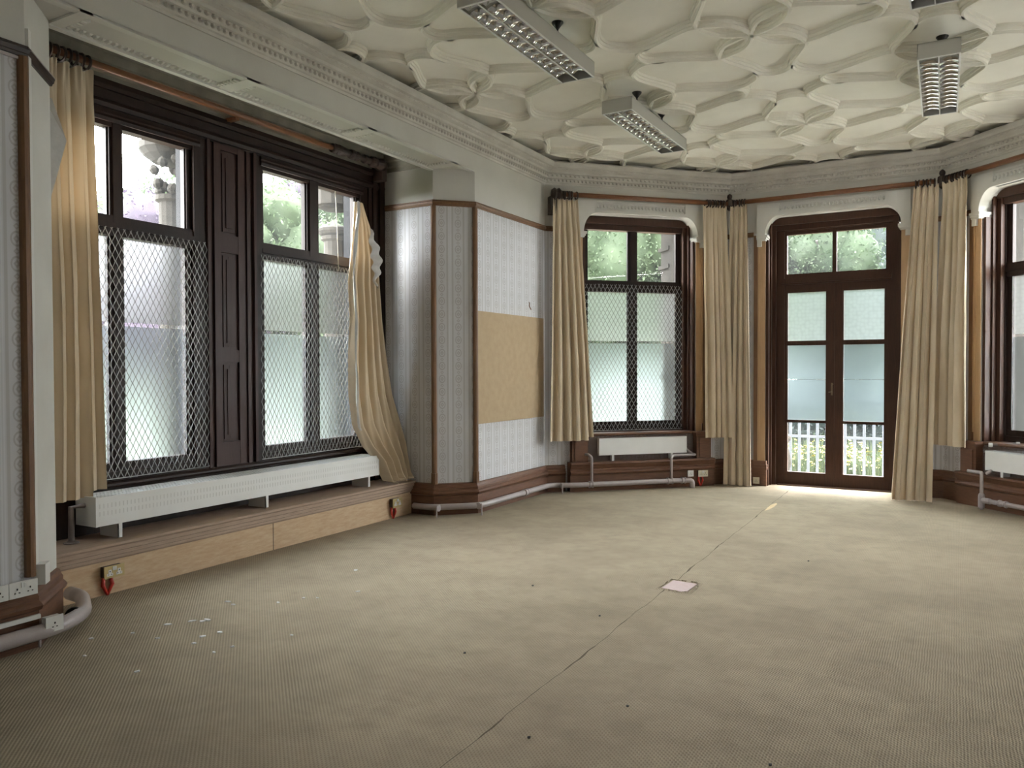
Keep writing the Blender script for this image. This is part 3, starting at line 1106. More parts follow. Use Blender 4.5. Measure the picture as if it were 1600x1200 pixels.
# fanlight sash
f.fb(fr, -1.985, -1.955, -.29, -.235, 2.735, 3.36)
f.fb(fr, -.770, -.735, -.29, -.235, 2.735, 3.36)
f.fb(fr, -1.955, -.770, -.29, -.235, 2.735, 2.795)
f.fb(fr, -1.955, -.770, -.29, -.235, 3.312, 3.36)
f.fb(fr, -1.395, -1.345, -.29, -.235, 2.795, 3.312)
f.build('door_frame', M_DOORW, door)
for (a, b) in ((-1.955, -1.395), (-1.345, -.770)):
    g = MB()
    g.quad(fr, a, b, dg, 2.795, 3.312)
    g.build('fanlight_pane', M_CLEAR, door)
for k, (ga, gb, la, lb) in enumerate(((-1.955, -1.462, -1.985, -1.3655), (-1.268, -.774, -1.3645, -.735))):
    lf = MB()
    lf.fb(fr, la, ga, -.29, -.23, .01, 2.655)
    lf.fb(fr, gb, lb, -.29, -.23, .01, 2.655)
    for (z0, z1) in ((.01, .178), (.832, .868), (1.852, 1.912), (2.548, 2.655)):
        lf.fb(fr, ga, gb, -.29, -.23, z0, z1)
    for (z0, z1) in ((.178, .832), (.868, 1.852), (1.912, 2.548)):
        lf.fb(fr, ga, ga + .010, -.29, -.242, z0, z1)
        lf.fb(fr, gb - .010, gb, -.29, -.242, z0, z1)
    if k == 0:
        lf.fb(fr, -1.385, -1.345, -.305, -.29, .01, 2.655)
    leaf = lf.build('door_leaf', M_DOORW, door)
    g = MB()
    g.quad(fr, ga, gb, dg, .178, .832)
    g.build('clear_pane', M_CLEAR, leaf)
    g = MB()
    g.fb(fr, ga, gb, dg - .004, dg, 1.406, 1.852, 0)
    g.fb(fr, ga, gb, dg - .004, dg, .868, 1.400, 0)
    g.add([fr.p(ga, dg - .002, 1.400), fr.p(gb, dg - .002, 1.400), fr.p(gb, dg - .002, 1.406), fr.p(ga, dg - .002, 1.406)], [(0, 1, 2, 3)], 1)
    g.build('frosted_pane', [M_FILMD, M_CLEAR], leaf)
    g = MB()
    g.fb(fr, ga, gb, dg - .004, dg, 1.912, 2.548, 0)
    g.build('patterned_pane', M_FILMTD, leaf)
    if k == 0:
        hd = MB()
        hd.fb(fr, -1.405, -1.385, -.232, -.222, 1.20, 1.36)
        hd.tube([fr.p(-1.395, -.222, 1.245), fr.p(-1.395, -.195, 1.245), fr.p(-1.43, -.19, 1.238)], .007, 8)
        hd.tube([fr.p(-1.395, -.222, 1.33), fr.p(-1.395, -.20, 1.33), fr.p(-1.375, -.197, 1.345)], .006, 8)
        o = hd.build('door_handle', mat('dark_latch_metal', (.16, .13, .08), .45, .7), leaf)
        o['label'] = 'small tarnished latch handle'
th = MB()
th.fb(FC, -2.06, -.66, -.36, -.14, -.05, .012)
struct(th.build('trim_21', M_DOORW), 'low threshold under the glazed door', 'threshold')

# ------------------------------------------------------------------ ceiling lights
LZ0, LZ1 = 3.88, 4.0


def make_light(label):
    root = empty('ceiling_light', (0, 0, 0), label, 'ceiling light', 'twin tube louvred ceiling lights')
    W, H = .145, .77
    b = MB()
    b.box((-W, -H, .004), (-W + .006, H, .12))
    b.box((W - .006, -H, .004), (W, H, .12))
    b.box((-W, -H, .004), (W, -H + .006, .12))
    b.box((-W, H - .006, .004), (W, H, .12))
    b.box((-W, -H, .112), (W, H, .12))
    b.build('housing', M_METAL, root)
    r = MB()
    for (x0, y0, x1, y1) in ((-W, -H, -W + .012, H), (W - .012, -H, W, H), (-W, -H, W, -H + .012), (-W, H - .012, W, H), (-.004, -H, .004, H)):
        r.box((x0, y0, -.001), (x1, y1, .005))
    r.build('rim', M_RIM, root)
    for sg in (-1, 1):
        cx = sg * .0685
        lo = MB()
        hw = .0635
        ks = 6
        for s2 in (-1, 1):      # curved side mirrors
            prof = []
            for i in range(ks + 1):
                a = i / ks
                prof.append((cx + s2 * (hw - .030 * a * a), .004 + .075 * a))
            vs = [(x, -H + .012, z) for x, z in prof] + [(x, H - .012, z) for x, z in prof]
            lo.add(vs, [(i, i + 1, ks + 2 + i, ks + 1 + i) for i in range(ks)])
        nb = 14
        for j in range(1, nb):
            yc = -H + .012 + (2 * H - .024) * j / nb
            vs = []
            nx_ = 8
            for i in range(ks + 1):
                a = i / ks
                for e in range(nx_ + 1):
                    xx = (e / nx_ * 2 - 1)
                    drop = .022 * (1 - xx * xx)
                    z = .004 + drop * (1 - a) + .060 * a
                    vs.append((cx + xx * (hw - .026 * a * a), z, .0025 + .021 * a * a))
            for s2 in (-1, 1):
                lo.add([(x, yc + s2 * t, z) for x, z, t in vs],
                       [(i * (nx_ + 1) + e, i * (nx_ + 1) + e + 1, (i + 1) * (nx_ + 1) + e + 1, (i + 1) * (nx_ + 1) + e) for i in range(ks) for e in range(nx_)])
        lo.build('louvre', M_MIRROR, root, smooth=True)
        t = MB()
        t.tube([(cx, -H + .03, .088), (cx, H - .03, .088)], .013, 10)
        t.build('lamp_tube', M_TUBE, root, smooth=True)
    for yy in (-.33, .36):
        h = MB()
        h.lathe((0.02, yy, .118), (0, 0, 1), [(.016, 0), (.016, .012), (.007, .02), (.007, .13), (.012, .138), (.045, .180), (.046, .188)], 12)
        h.build('hanger', M_DARKM, root)
    return root


def copy_tree(o, parent=None):
    c = o.copy()
    COL.objects.link(c)
    if parent is not None:
        c.parent = parent
        c.matrix_parent_inverse = o.matrix_parent_inverse.copy()
    for ch in [k for k in bpy.data.objects if k.parent == o]:
        copy_tree(ch, c)
    return c


l1 = make_light('white louvred ceiling light nearest the camera, cut off at the top edge left of centre')
l1.location = (-2.67, 5.02, LZ0)
for (x, y, rz, lb) in ((-2.675, 7.44, -.02, 'white louvred ceiling light hanging above and left of the glazed door, brightest louvre'),
                       (-.135, 7.47, .012, 'white louvred ceiling light hanging upper right with dark brown reflections'),
                       (-.13, 4.98, 0, 'white louvred ceiling light of which only the end shows at the top right edge')):
    c = copy_tree(l1)
    c.location = (x, y, LZ0)
    c.rotation_euler = (0, 0, rz)
    c['label'] = lb


# ------------------------------------------------------------------ radiators
def radiator(fr, t0, t1, d0, d1, z0, z1, legs, zleg, label, slots=True, side=True):
    root = empty('trench_radiator', fr.p((t0 + t1) / 2, (d0 + d1) / 2, zleg), label, 'radiator', 'low boxed radiators under the windows')
    b = MB()
    b.fb(fr, t0 + .012, t1 - .012, d1 - .006, d1, z0, z1)
    b.fb(fr, t0 + .006, t1 - .006, d1 - .012, d1 - .005, z0 - .004, z1 - .004)
    b.fb(fr, t0, t0 + .012, d0, d1 + .002, z0 - .004, z1 + .003)
    b.fb(fr, t1 - .012, t1, d0, d1 + .002, z0 - .004, z1 + .003)
    b.fb(fr, t0, t1, d0, d0 + .006, z0, z1)
    b.fb(fr, t0, t1, d0, d1 - .006, z0 + .004, z0 + .010)
    if slots:
        for row in (0, 1):
            zz = z0 + (z1 - z0) * (.42 + .26 * row)
            for i in range(int((t1 - t0) / .03)):
                t = t0 + .03 + i * .03
                if t < t1 - .03:
                    b.fb(fr, t - .004, t + .004, d1 - .001, d1 + .0006, zz - .016, zz + .016, 1)
    b.build('casing', [M_RAD, M_RADS], root)
    c = MB()
    c.fb(fr, t0 + .03, t1 - .03, d0 + .02, d1 - .03, z0 + .02, z1 - .05)
    c.build('heating_element', M_RADD, root)
    g = MB()
    n = int((t1 - t0) / .028)
    for i in range(n + 1):
        t = t0 + .012 + (t1 - t0 - .024) * i / n
        g.fb(fr, t - .0065, t + .0065, d0 + .006, d1 - .004, z1 - .005, z1)
    for k in range(6):
        d = d0 + .006 + (d1 - d0 - .010) * k / 5
        g.fb(fr, t0 + .012, t1 - .012, d - .008, d + .008, z1 - .006, z1 + .0004)
    g.build('top_grille', M_RAD, root)
    for t in legs:
        l = MB()
        l.fb(fr, t - .016, t + .016, d1 - .02, d1 - .012, zleg, z0)
        l.fb(fr, t - .016, t - .010, d0 + .01, d1 - .012, zleg, z0)
        l.build('leg', M_RAD, root)
    return root


radiator(FS, 3.275, 6.345, -.335, -.098, .46, .662, (3.465, 4.84, 6.20), .352, 'long white radiator box on the step below the recess windows')
rb = radiator(FB, 3.71, 4.945, -.19, .075, .447, .658, (3.905, 4.735), .368, 'short white radiator box below the far meshed window', slots=False)
rd = radiator(FD, -6.875, -5.60, -.19, .137, .43, .636, (-6.675, -5.9), .368, 'white radiator box cut off at the right photo edge', slots=False)


# ------------------------------------------------------------------ heating pipes
def arcpath(pts, r, k=6):
    """polyline with rounded corners"""
    P = [Vector(p) for p in pts]
    out = [P[0]]
    for i in range(1, len(P) - 1):
        a, b = (P[i - 1] - P[i]), (P[i + 1] - P[i])
        q = min(r, a.length * .45, b.length * .45)
        s, e = P[i] + a.normalized() * q, P[i] + b.normalized() * q
        for j in range(k + 1):
            t = j / k
            out.append(s * (1 - t) ** 2 + P[i] * 2 * t * (1 - t) + e * t * t)
    out.append(P[-1])
    return out


hp = empty('heating_pipe', (-4.4, 7.5, 0), 'long mauve heating pipe running low along the left wall to the far window', 'pipe')
zp = .098
main = [FRT.p(-5.02, .10, zp), FRT.p(-4.78, .10, zp), FCH.p(LC, .10, zp), FA.p(8.70, .09, zp), FB.p(3.30, .20, zp), FB.p(4.83, .20, zp), FB.p(4.95, .22, zp), FB.p(4.95, .22, .0)]
main[2] = FA.p(7.06, .10, zp)
mb = MB()
mb.tube(arcpath(main, .12), .032, 14)
mb.build('main_pipe', M_PIPE, hp, smooth=True)
for (p, q) in ((FA.p(8.02, .095, zp), FA.p(8.10, .095, zp)), (FB.p(3.52, .20, zp), FB.p(3.58, .20, zp)), (FB.p(4.60, .20, zp), FB.p(4.68, .20, zp)), (FB.p(4.80, .20, zp), FB.p(4.86, .20, zp))):
    c = MB()
    v = Vector(q) - Vector(p)
    c.lathe(p, v, [(.032, 0), (.043, .002), (.043, .016), (.036, .018), (.036, v.length - .018), (.043, v.length - .016), (.043, v.length - .002), (.032, v.length)], 14)
    c.build('coupling', M_PIPE, hp, smooth=False)
for fr_, t, d in ((FRT, -4.70, .10), (FA, 7.02, .10), (FB, 3.16, .195)):
    c = MB()
    p = Vector(fr_.p(t, d, zp))
    c.tube([p + fr_.N * .031 + Vector((0, 0, .03)), p + fr_.N * .034, p + fr_.N * .034 - Vector((0, 0, zp - .001))], .008, 6)
    c.lathe(p - fr_.T * .009, fr_.T, [(.029, 0), (.036, .001), (.036, .017), (.029, .018)], 12)
    c.build('pipe_bracket', M_PIPE, hp)
for pth in (arcpath([FB.p(3.56, .20, zp), FB.p(3.56, .20, .44), FB.p(3.53, .17, .47), FB.p(3.49, .02, .47), FB.p(3.50, -.02, .66), FB.p(3.66, -.05, .66)], .05),
            arcpath([FB.p(4.66, .20, zp), FB.p(4.66, .20, .41), FB.p(4.70, .18, .425), FB.p(5.02, .18, .425), FB.p(5.02, .08, .425), FB.p(4.95, .02, .50)], .04)):
    c = MB()
    c.tube(pth, .0165, 10)
    c.build('branch_pipe', M_PIPE, hp, smooth=True)

np_ = empty('heating_pipe', (-4.4, 1.5, 0), 'thick mauve pipe bending round the near pier at the left edge', 'pipe')
zq = .098
mb = MB()
mb.tube(arcpath([FA.p(-2.3, .085, zq), FA.p(2.56, .085, zq), FCN.p(.26, .20, zq), FCN.p(.62, .10, zq), (-5.02, 2.98, zq)], .20), .043, 16)
mb.build('main_pipe', M_PIPE, np_, smooth=True)
c = MB()
p = Vector(FCN.p(.20, .155, zq))
c.lathe(p, (-.8, .6, 0), [(.043, 0), (.050, .002), (.050, .02), (.043, .022)], 14)
c.build('pipe_clip', M_DARKM, np_)
c = MB()
c.tube([FA.p(2.44, .10, .02), FA.p(2.44, .10, .10)], .008, 6)
c.build('pipe_bracket', M_PIPE, np_)

p3 = empty('heating_pipe', FD.p(-6.8, .2, 0), 'mauve pipe with a tee below the right edge radiator', 'pipe')
mb = MB()
mb.tube([FD.p(-6.84, .22, .105), FD.p(-5.5, .22, .105)], .026, 12)
mb.build('main_pipe', M_PIPE, p3, smooth=True)
mb = MB()
mb.tube(arcpath([FD.p(-6.84, .22, .0), FD.p(-6.84, .22, .385), FD.p(-6.86, .20, .40), FD.p(-7.04, .20, .40)], .04), .019, 10)
mb.tube([FD.p(-6.80, .20, .40), FD.p(-6.80, .12, .43)], .017, 10)
mb.build('branch_pipe', M_PIPE, p3, smooth=True)
mb = MB()
mb.lathe(FD.p(-6.84, .22, .02), (0, 0, 1), [(.030, 0), (.033, .01), (.033, .13), (.029, .15), (.019, .16)], 12)
mb.lathe(FD.p(-6.82, .22, .105), FD.T, [(.032, 0), (.032, .09), (.026, .10)], 12)
mb.lathe(FD.p(-6.62, .22, .105), FD.T, [(.026, 0), (.038, .004), (.038, .02), (.031, .03), (.031, .07), (.038, .08), (.038, .095), (.026, .10)], 12)
mb.build('tee_fitting', M_PIPE, p3)
# valve ends beside the right radiator
vv = empty('radiator_valve', FD.p(-6.85, -.02, .70), 'white ended valve pipe above the right edge radiator', 'valve')
mb = MB()
mb.tube([FD.p(-6.86, .05, .70), FD.p(-6.72, -.12, .715)], .018, 10)
mb.build('valve_body', M_PIPED, vv, smooth=True)
for a in (FD.p(-6.87, .07, .70), FD.p(-6.71, -.13, .716)):
    mb = MB()
    mb.lathe(a, (FD.T - FD.N).normalized(), [(.02, -.02), (.024, -.015), (.024, .015), (.02, .02)], 12)
    mb.build('valve_cap', M_PLAST, vv)
# stand pipe at the near end of the long radiator
sp_ = empty('radiator_tail_pipe', (-5.34, 3.17, .352), 'short dusty pipe standing on the tread below the left curtain', 'pipe')
mb = MB()
mb.tube([(-5.33, 3.18, .352), (-5.33, 3.18, .60), (-5.33, 3.30, .60)], .020, 12)
mb.build('pipe', M_PIPED, sp_, smooth=False)
mb = MB()
mb.lathe((-5.33, 3.18, .352), (0, 0, 1), [(.05, 0), (.05, .006), (.03, .012), (.022, .02)], 14)
mb.build('floor_flange', M_PIPED, sp_)


# ------------------------------------------------------------------ sockets
def socket(fr, t0, t1, z0, z1, d0, d1, plate, insert, label, gangs=2, cables=0, backing=None, rocker=True, group=None):
    root = empty('wall_socket', fr.p((t0 + t1) / 2, d0, z0), label, 'socket', group)
    b = MB()
    e = .006
    b.fb(fr, t0 + e, t1 - e, d0, d1, z0 + e, z1 - e)
    b.build('back_box', backing or plate, root)
    b = MB()
    b.fb(fr, t0, t1, d1, d1 + .008, z0, z1)
    b.build('plate', plate, root)
    wd = t1 - t0
    for g in range(gangs):
        tc = t0 + wd * (g + .5) / gangs if gangs == 1 else t0 + wd * (.27 + .46 * g)
        zc_ = z0 + (z1 - z0) * .42
        if insert is not None:
            b = MB()
            b.fb(fr, tc - .022, tc + .022, d1 + .008, d1 + .010, zc_ - .020, zc_ - .002)
            b.fb(fr, tc - .011, tc + .011, d1 + .008, d1 + .010, zc_ - .002, zc_ + .022)
            b.build('insert', insert, root)
        b = MB()
        b.fb(fr, tc - .003, tc + .003, d1 + .008, d1 + .0112, zc_ + .006, zc_ + .016)
        b.fb(fr, tc - .015, tc - .008, d1 + .008, d1 + .0112, zc_ - .012, zc_ - .007)
        b.fb(fr, tc + .008, tc + .015, d1 + .008, d1 + .0112, zc_ - .012, zc_ - .007)
        b.build('pin_holes', M_BLACK, root)
    if gangs == 2 and rocker:
        b = MB()
        tm = (t0 + t1) / 2
        zt = z1 - (z1 - z0) * .24
        b.fb(fr, tm - .014, tm - .001, d1 + .008, d1 + .013, zt - .013, zt + .013)
        b.fb(fr, tm + .001, tm + .014, d1 + .008, d1 + .013, zt - .013, zt + .013)
        b.build('switch', M_PLAST, root)
    for k in range(cables):
        c = MB()
        tt = t0 + wd * (.14 + .30 * k)
        bow = -.012 if k == 0 else .012
        c.tube([fr.p(tt, d0 + .012, z0 + .02), fr.p(tt + bow, d0 + .020, z0 * .6), fr.p(t0 + wd * .28, d0 + .020, .002)], [.011, .014, .009], 8)
        c.build('red_cable', M_RED, root, smooth=True)
    return root


GS = 'brass double sockets with red cables'
socket(FS, 3.236, 3.384, .122, .205, 0, .045, M_BRASS, M_PLAST, 'brass double socket with red cables on the pale step, nearest the camera', 2, 2, M_DKROD, group=GS)
socket(FS, 6.385, 6.535, .115, .212, 0, .045, M_BRASS, M_PLAST, 'brass double socket with red cables at the far end of the pale step', 2, 2, M_DKROD, group=GS)
socket(FB, 5.075, 5.215, .128, .212, .116, .145, M_CREAMP, None, 'cream double socket with red cables below the short radiator', 2, 2, M_DKROD)
socket(FB, 4.925, 5.008, .135, .215, .116, .140, M_PLAST, None, 'small white single socket beside the pipe elbow', 1, 0)
socket(FC, -2.322, -2.240, .030, .115, .050, .070, M_CREAMP, None, 'cream single socket on the plinth left of the glazed door', 1, 0)
GW = 'white double sockets on the near pier'
socket(FA, 2.302, 2.452, .312, .398, .045, .058, M_PLAST, None, 'white double socket on the near pier above the skirting, right of its pair', 2, 0, group=GW)
socket(FA, 2.140, 2.298, .312, .398, .045, .058, M_PLAST, None, 'white double socket cut by the left photo edge', 2, 0, group=GW)
socket(FA, 2.462, 2.560, .092, .178, .070, .115, M_PLAST, None, 'white single socket low on the near pier beside the bent pipe', 1, 0)
tk = MB()
tk.fb(FCN, .005, .05, .0, .018, .345, 3.45)
o = tk.build('cable_trunking', M_PLAST)
tag(o, 'thin white cable trunking running up the near pier splay', 'trunking')
tk = MB()
tk.fb(FCN, .0, .085, .018, .065, .345, .46)
o = tk.build('junction_box', M_PLAST)
tag(o, 'small white junction box at the foot of the white trunking', 'junction box')
tk = MB()
tk.fb(FA, -2.4, 2.46, .060, .078, .172, .196)
o = tk.build('cable_trunking', M_PLAST)
tag(o, 'white cable trunking running along the near skirting', 'trunking')

# ------------------------------------------------------------------ pin board, hook, floor plate, cord
pb = MB()
pb.fb(FA, 7.135, 8.70, .0, .012, .957, 2.183)
tag(pb.build('pin_board', M_BOARD), 'plain brown hessian pin board on the striped left wall', 'pin board')
hk = MB()
hk.tube(arcpath([FA.p(8.335, .002, 2.36), FA.p(8.30, .03, 2.345), FA.p(8.29, .03, 2.31), FA.p(8.335, .03, 2.27)], .02), .006, 6)
tag(hk.build('wire_hook', M_ROD, smooth=True), 'small curved hook on the wallpaper above the pin board', 'hook')
fp = MB()
fp.add([(-1.795, 5.285, .004), (-1.645, 5.262, .004), (-1.612, 5.285, .004), (-1.606, 5.505, .004), (-1.785, 5.520, .004),
        (-1.795, 5.285, .0), (-1.645, 5.262, .0), (-1.612, 5.285, .0), (-1.606, 5.505, .0), (-1.785, 5.520, .0)],
       [(0, 1, 2, 3, 4), (9, 8, 7, 6, 5), (0, 1, 6, 5), (1, 2, 7, 6), (2, 3, 8, 7), (3, 4, 9, 8), (4, 0, 5, 9)])
fpr = empty('floor_box', (-1.7, 5.39, 0), 'pinkish floor box cover set into the middle of the carpet', 'floor box')
fp.build('cover', M_TILE, fpr)
fp = MB()
ring = [(-1.812, 5.268), (-1.645, 5.243), (-1.594, 5.272), (-1.588, 5.525), (-1.80, 5.540)]
ctr = Vector((-1.7, 5.395))
for i in range(5):
    a, b = Vector(ring[i]), Vector(ring[(i + 1) % 5])
    k = 6
    for j in range(k):
        p, q = a.lerp(b, j / k), a.lerp(b, (j + 1) / k)
        hi = .007 + .005 * math.sin(3.7 * (i * k + j))
        p2, q2 = p.lerp(ctr, -.20), q.lerp(ctr, -.20)
        fp.add([(p.x, p.y, .001), (q.x, q.y, .001), (q.x, q.y, hi), (p.x, p.y, hi), (q2.x, q2.y, .0), (p2.x, p2.y, .0)], [(0, 1, 2, 3), (3, 2, 4, 5)])
fp.build('carpet_lip', M_CARPET, fpr)
tr_ = MB()
pts = [(-1.80, 8.72), (-1.77, 8.80), (-1.755, 9.0), (-1.76, 9.2), (-1.785, 9.28), (-1.815, 9.1), (-1.81, 8.9)]
tr_.add([(x, y, .003) for x, y in pts], [tuple(range(7))])
tag(tr_.build('carpet_tear', M_PALEW), 'torn carpet joint showing pale wood in front of the glazed door', 'torn strip')
cd_ = MB()
cd_.tube([FW.p(6.03, .02, 3.36), FW.p(6.04, .03, 3.0), FW.p(6.05, .035, 2.55)], .004, 5)
tag(cd_.build('blind_cord', M_CORD, smooth=True), 'thin ivory cord hanging beside the fallen curtain', 'cord')

# paint flakes and crumbs on the carpet
rnd = random.Random(11)


def flake(x, y, l, w_, a, name, m, label, grp, cat, h=.004):
    n = 6
    vs, top = [], []
    for i in range(n):
        an = 2 * PI * i / n
        r = rnd.uniform(.75, 1.2)
        px, py = math.cos(an) * l * r, math.sin(an) * w_ * r
        vs.append((x + px * math.cos(a) - py * math.sin(a), y + px * math.sin(a) + py * math.cos(a)))
    mb = MB()
    mb.add([(px, py, .0005) for px, py in vs] + [(px, py, h + rnd.uniform(0, h)) for px, py in vs],
           [tuple(range(n)), tuple(range(2 * n - 1, n - 1, -1))] + [(i, (i + 1) % n, n + (i + 1) % n, n + i) for i in range(n)])
    return tag(mb.build(name, m), label, cat, grp)


FLK = [(-4.163, 3.07, .024, .010), (-4.09, 3.19, .022, .008), (-4.022, 3.247, .028, .014), (-4.03, 3.215, .020, .010), (-3.80, 3.03, .022, .012), (-3.77, 3.13, .020, .013),
       (-4.22, 3.57, .026, .006), (-4.14, 3.545, .016, .005), (-3.745, 2.93, .012, .008), (-3.51, 3.00, .011, .007), (-3.53, 2.89, .011, .007), (-4.21, 2.87, .011, .007),
       (-4.0, 2.88, .013, .006), (-4.33, 2.69, .013, .006), (-4.10, 2.51, .009, .007), (-3.65, 2.51, .018, .007), (-3.36, 3.30, .010, .006), (-3.84, 3.88, .010, .006),
       (-3.76, 3.93, .010, .006), (-3.62, 4.18, .018, .007), (-4.02, 4.62, .014, .008), (-3.91, 3.72, .009, .006)]
for i, (x, y, l, w_) in enumerate(FLK):
    big = l >= .02
    flake(x, y, l, w_, rnd.uniform(.0, 1.4), 'paint_flake', M_FLAKE,
          'larger white paint flake lying in the scatter on the carpet before the step' if big else 'tiny white paint flake lying in the scatter on the carpet before the step',
          'larger white paint flakes' if big else 'tiny white paint flakes', 'paint flake')
for (x, y) in ((-1.02, 6.6), (-2.62, 4.9), (-1.93, 4.50), (-2.32, 3.55), (-1.30, 3.35), (-.62, 3.12), (-.35, 2.72), (-1.55, 2.86)):
    flake(x, y, .008, .006, 1, 'dark_crumb', M_BLACK, 'tiny dark crumb lying on the open carpet', 'dark crumbs on the carpet', 'crumb')


# ------------------------------------------------------------------ curtain poles
def pole(name, pts, r, label):
    root = empty(name, pts[0], label, 'curtain pole')
    mb = MB()
    mb.tube(pts, r, 12)
    mb.build('pole', M_ROD, root, smooth=True)
    return root


def ring_mesh():
    me = bpy.data.meshes.new('curtain_ring')
    b = bmesh.new()
    R_, r_ = .046, .0095
    vs = [[b.verts.new(((R_ + r_ * math.cos(q)) * math.cos(a), r_ * math.sin(q), (R_ + r_ * math.cos(q)) * math.sin(a))) for q in [2 * PI * j / 6 for j in range(6)]] for a in [2 * PI * i / 16 for i in range(16)]]
    for i in range(16):
        for j in range(6):
            b.faces.new((vs[i][j], vs[i][(j + 1) % 6], vs[(i + 1) % 16][(j + 1) % 6], vs[(i + 1) % 16][j]))
    bmesh.ops.recalc_face_normals(b, faces=b.faces)
    b.to_mesh(me)
    b.free()
    me.materials.append(M_DKROD)
    return me


RING = ring_mesh()


def rings(parent, fr, ts, d, z):
    ang = math.atan2(fr.T.y, fr.T.x) - PI / 2
    for i, t in enumerate(ts):
        o = bpy.data.objects.new('curtain_ring', RING)
        COL.objects.link(o)
        o.parent = parent
        o.matrix_parent_inverse = parent.matrix_basis.inverted()
        o.location = Vector(fr.p(t, d, z - .012))
        o.rotation_euler = (0, 0, ang + random.Random(i).uniform(-.15, .15))


def turned(mb, p, ax, seq):
    mb.lathe(p, ax, seq, 14)


zr = 3.735
rp1 = pole('curtain_pole', [FW.p(2.86, .15, zr), FW.p(6.30, .15, zr)], .026, 'brown wooden curtain pole across the recess windows')
mb = MB()
turned(mb, FW.p(5.84, .15, zr), FW.T, [(.026, 0), (.045, .005), (.045, .02), (.036, .025), (.050, .04), (.050, .06), (.040, .07), (.052, .09), (.052, .12), (.040, .13), (.046, .15), (.046, .17), (.030, .18),
                                      (.030, .26), (.048, .27), (.052, .30), (.044, .33), (.048, .35), (.048, .38), (.028, .40), (.028, .47), (.046, .48), (.046, .52), (.03, .53), (.03, .58)])
turned(mb, FW.p(6.42, .15, zr), FW.T, [(.03, 0), (.052, .01), (.06, .05), (.05, .09), (.06, .12), (.07, .16), (.06, .21), (.03, .25), (.001, .26)])
mb.fb(FW, 6.60, 6.68, .0, .16, zr - .16, zr - .02)
mb.build('finial', M_DKROD, rp1, smooth=False)
mb = MB()
mb.fb(FW, 4.66, 4.70, .0, .15, zr - .05, zr - .02)
mb.build('pole_bracket', M_ROD, rp1)


def corner_bracket(mb, x, y, z):
    mb.lathe((x, y, z - .10), (0, 0, 1), [(.012, 0), (.034, .02), (.034, .05), (.048, .06), (.052, .10), (.048, .14), (.026, .155), (.034, .18), (.03, .205), (.008, .225)], 12)


DR = .16
m0 = FB.p(3.085, .13, 3.73)
bc = Vector(P1) + Vector((math.tan(PI / 8) * 0 + .062, -.150))
cdx = Vector(P2) + Vector((-.062, -.150))
rp2 = pole('curtain_pole', [FB.p(3.12, .14, 3.725), FB.p(5.50, .14, 3.725)], .031, 'brown curtain pole above the far meshed window')
mb = MB()
turned(mb, FB.p(3.07, .14, 3.725), FB.T, [(.02, -.02), (.055, -.01), (.075, .02), (.06, .05), (.075, .08), (.05, .11), (.035, .13), (.03, .17)])
mb.fb(FB, 3.045, 3.13, .02, .15, 3.48, 3.70)
mb.build('finial', M_DKROD, rp2)
mb = MB()
corner_bracket(mb, bc.x - .02, bc.y, 3.735)
mb.build('corner_bracket', M_DKROD, rp2)
rp3 = pole('curtain_pole', [FC.p(-2.56, .14, 3.735), FC.p(-.22, .14, 3.735)], .031, 'brown curtain pole above the glazed door')
mb = MB()
corner_bracket(mb, cdx.x + .02, cdx.y, 3.74)
mb.build('corner_bracket', M_DKROD, rp3)
rp4 = pole('curtain_pole', [FD.p(-7.44, .14, 3.74), FD.p(-5.0, .14, 3.74)], .031, 'brown curtain pole running off the right photo edge')


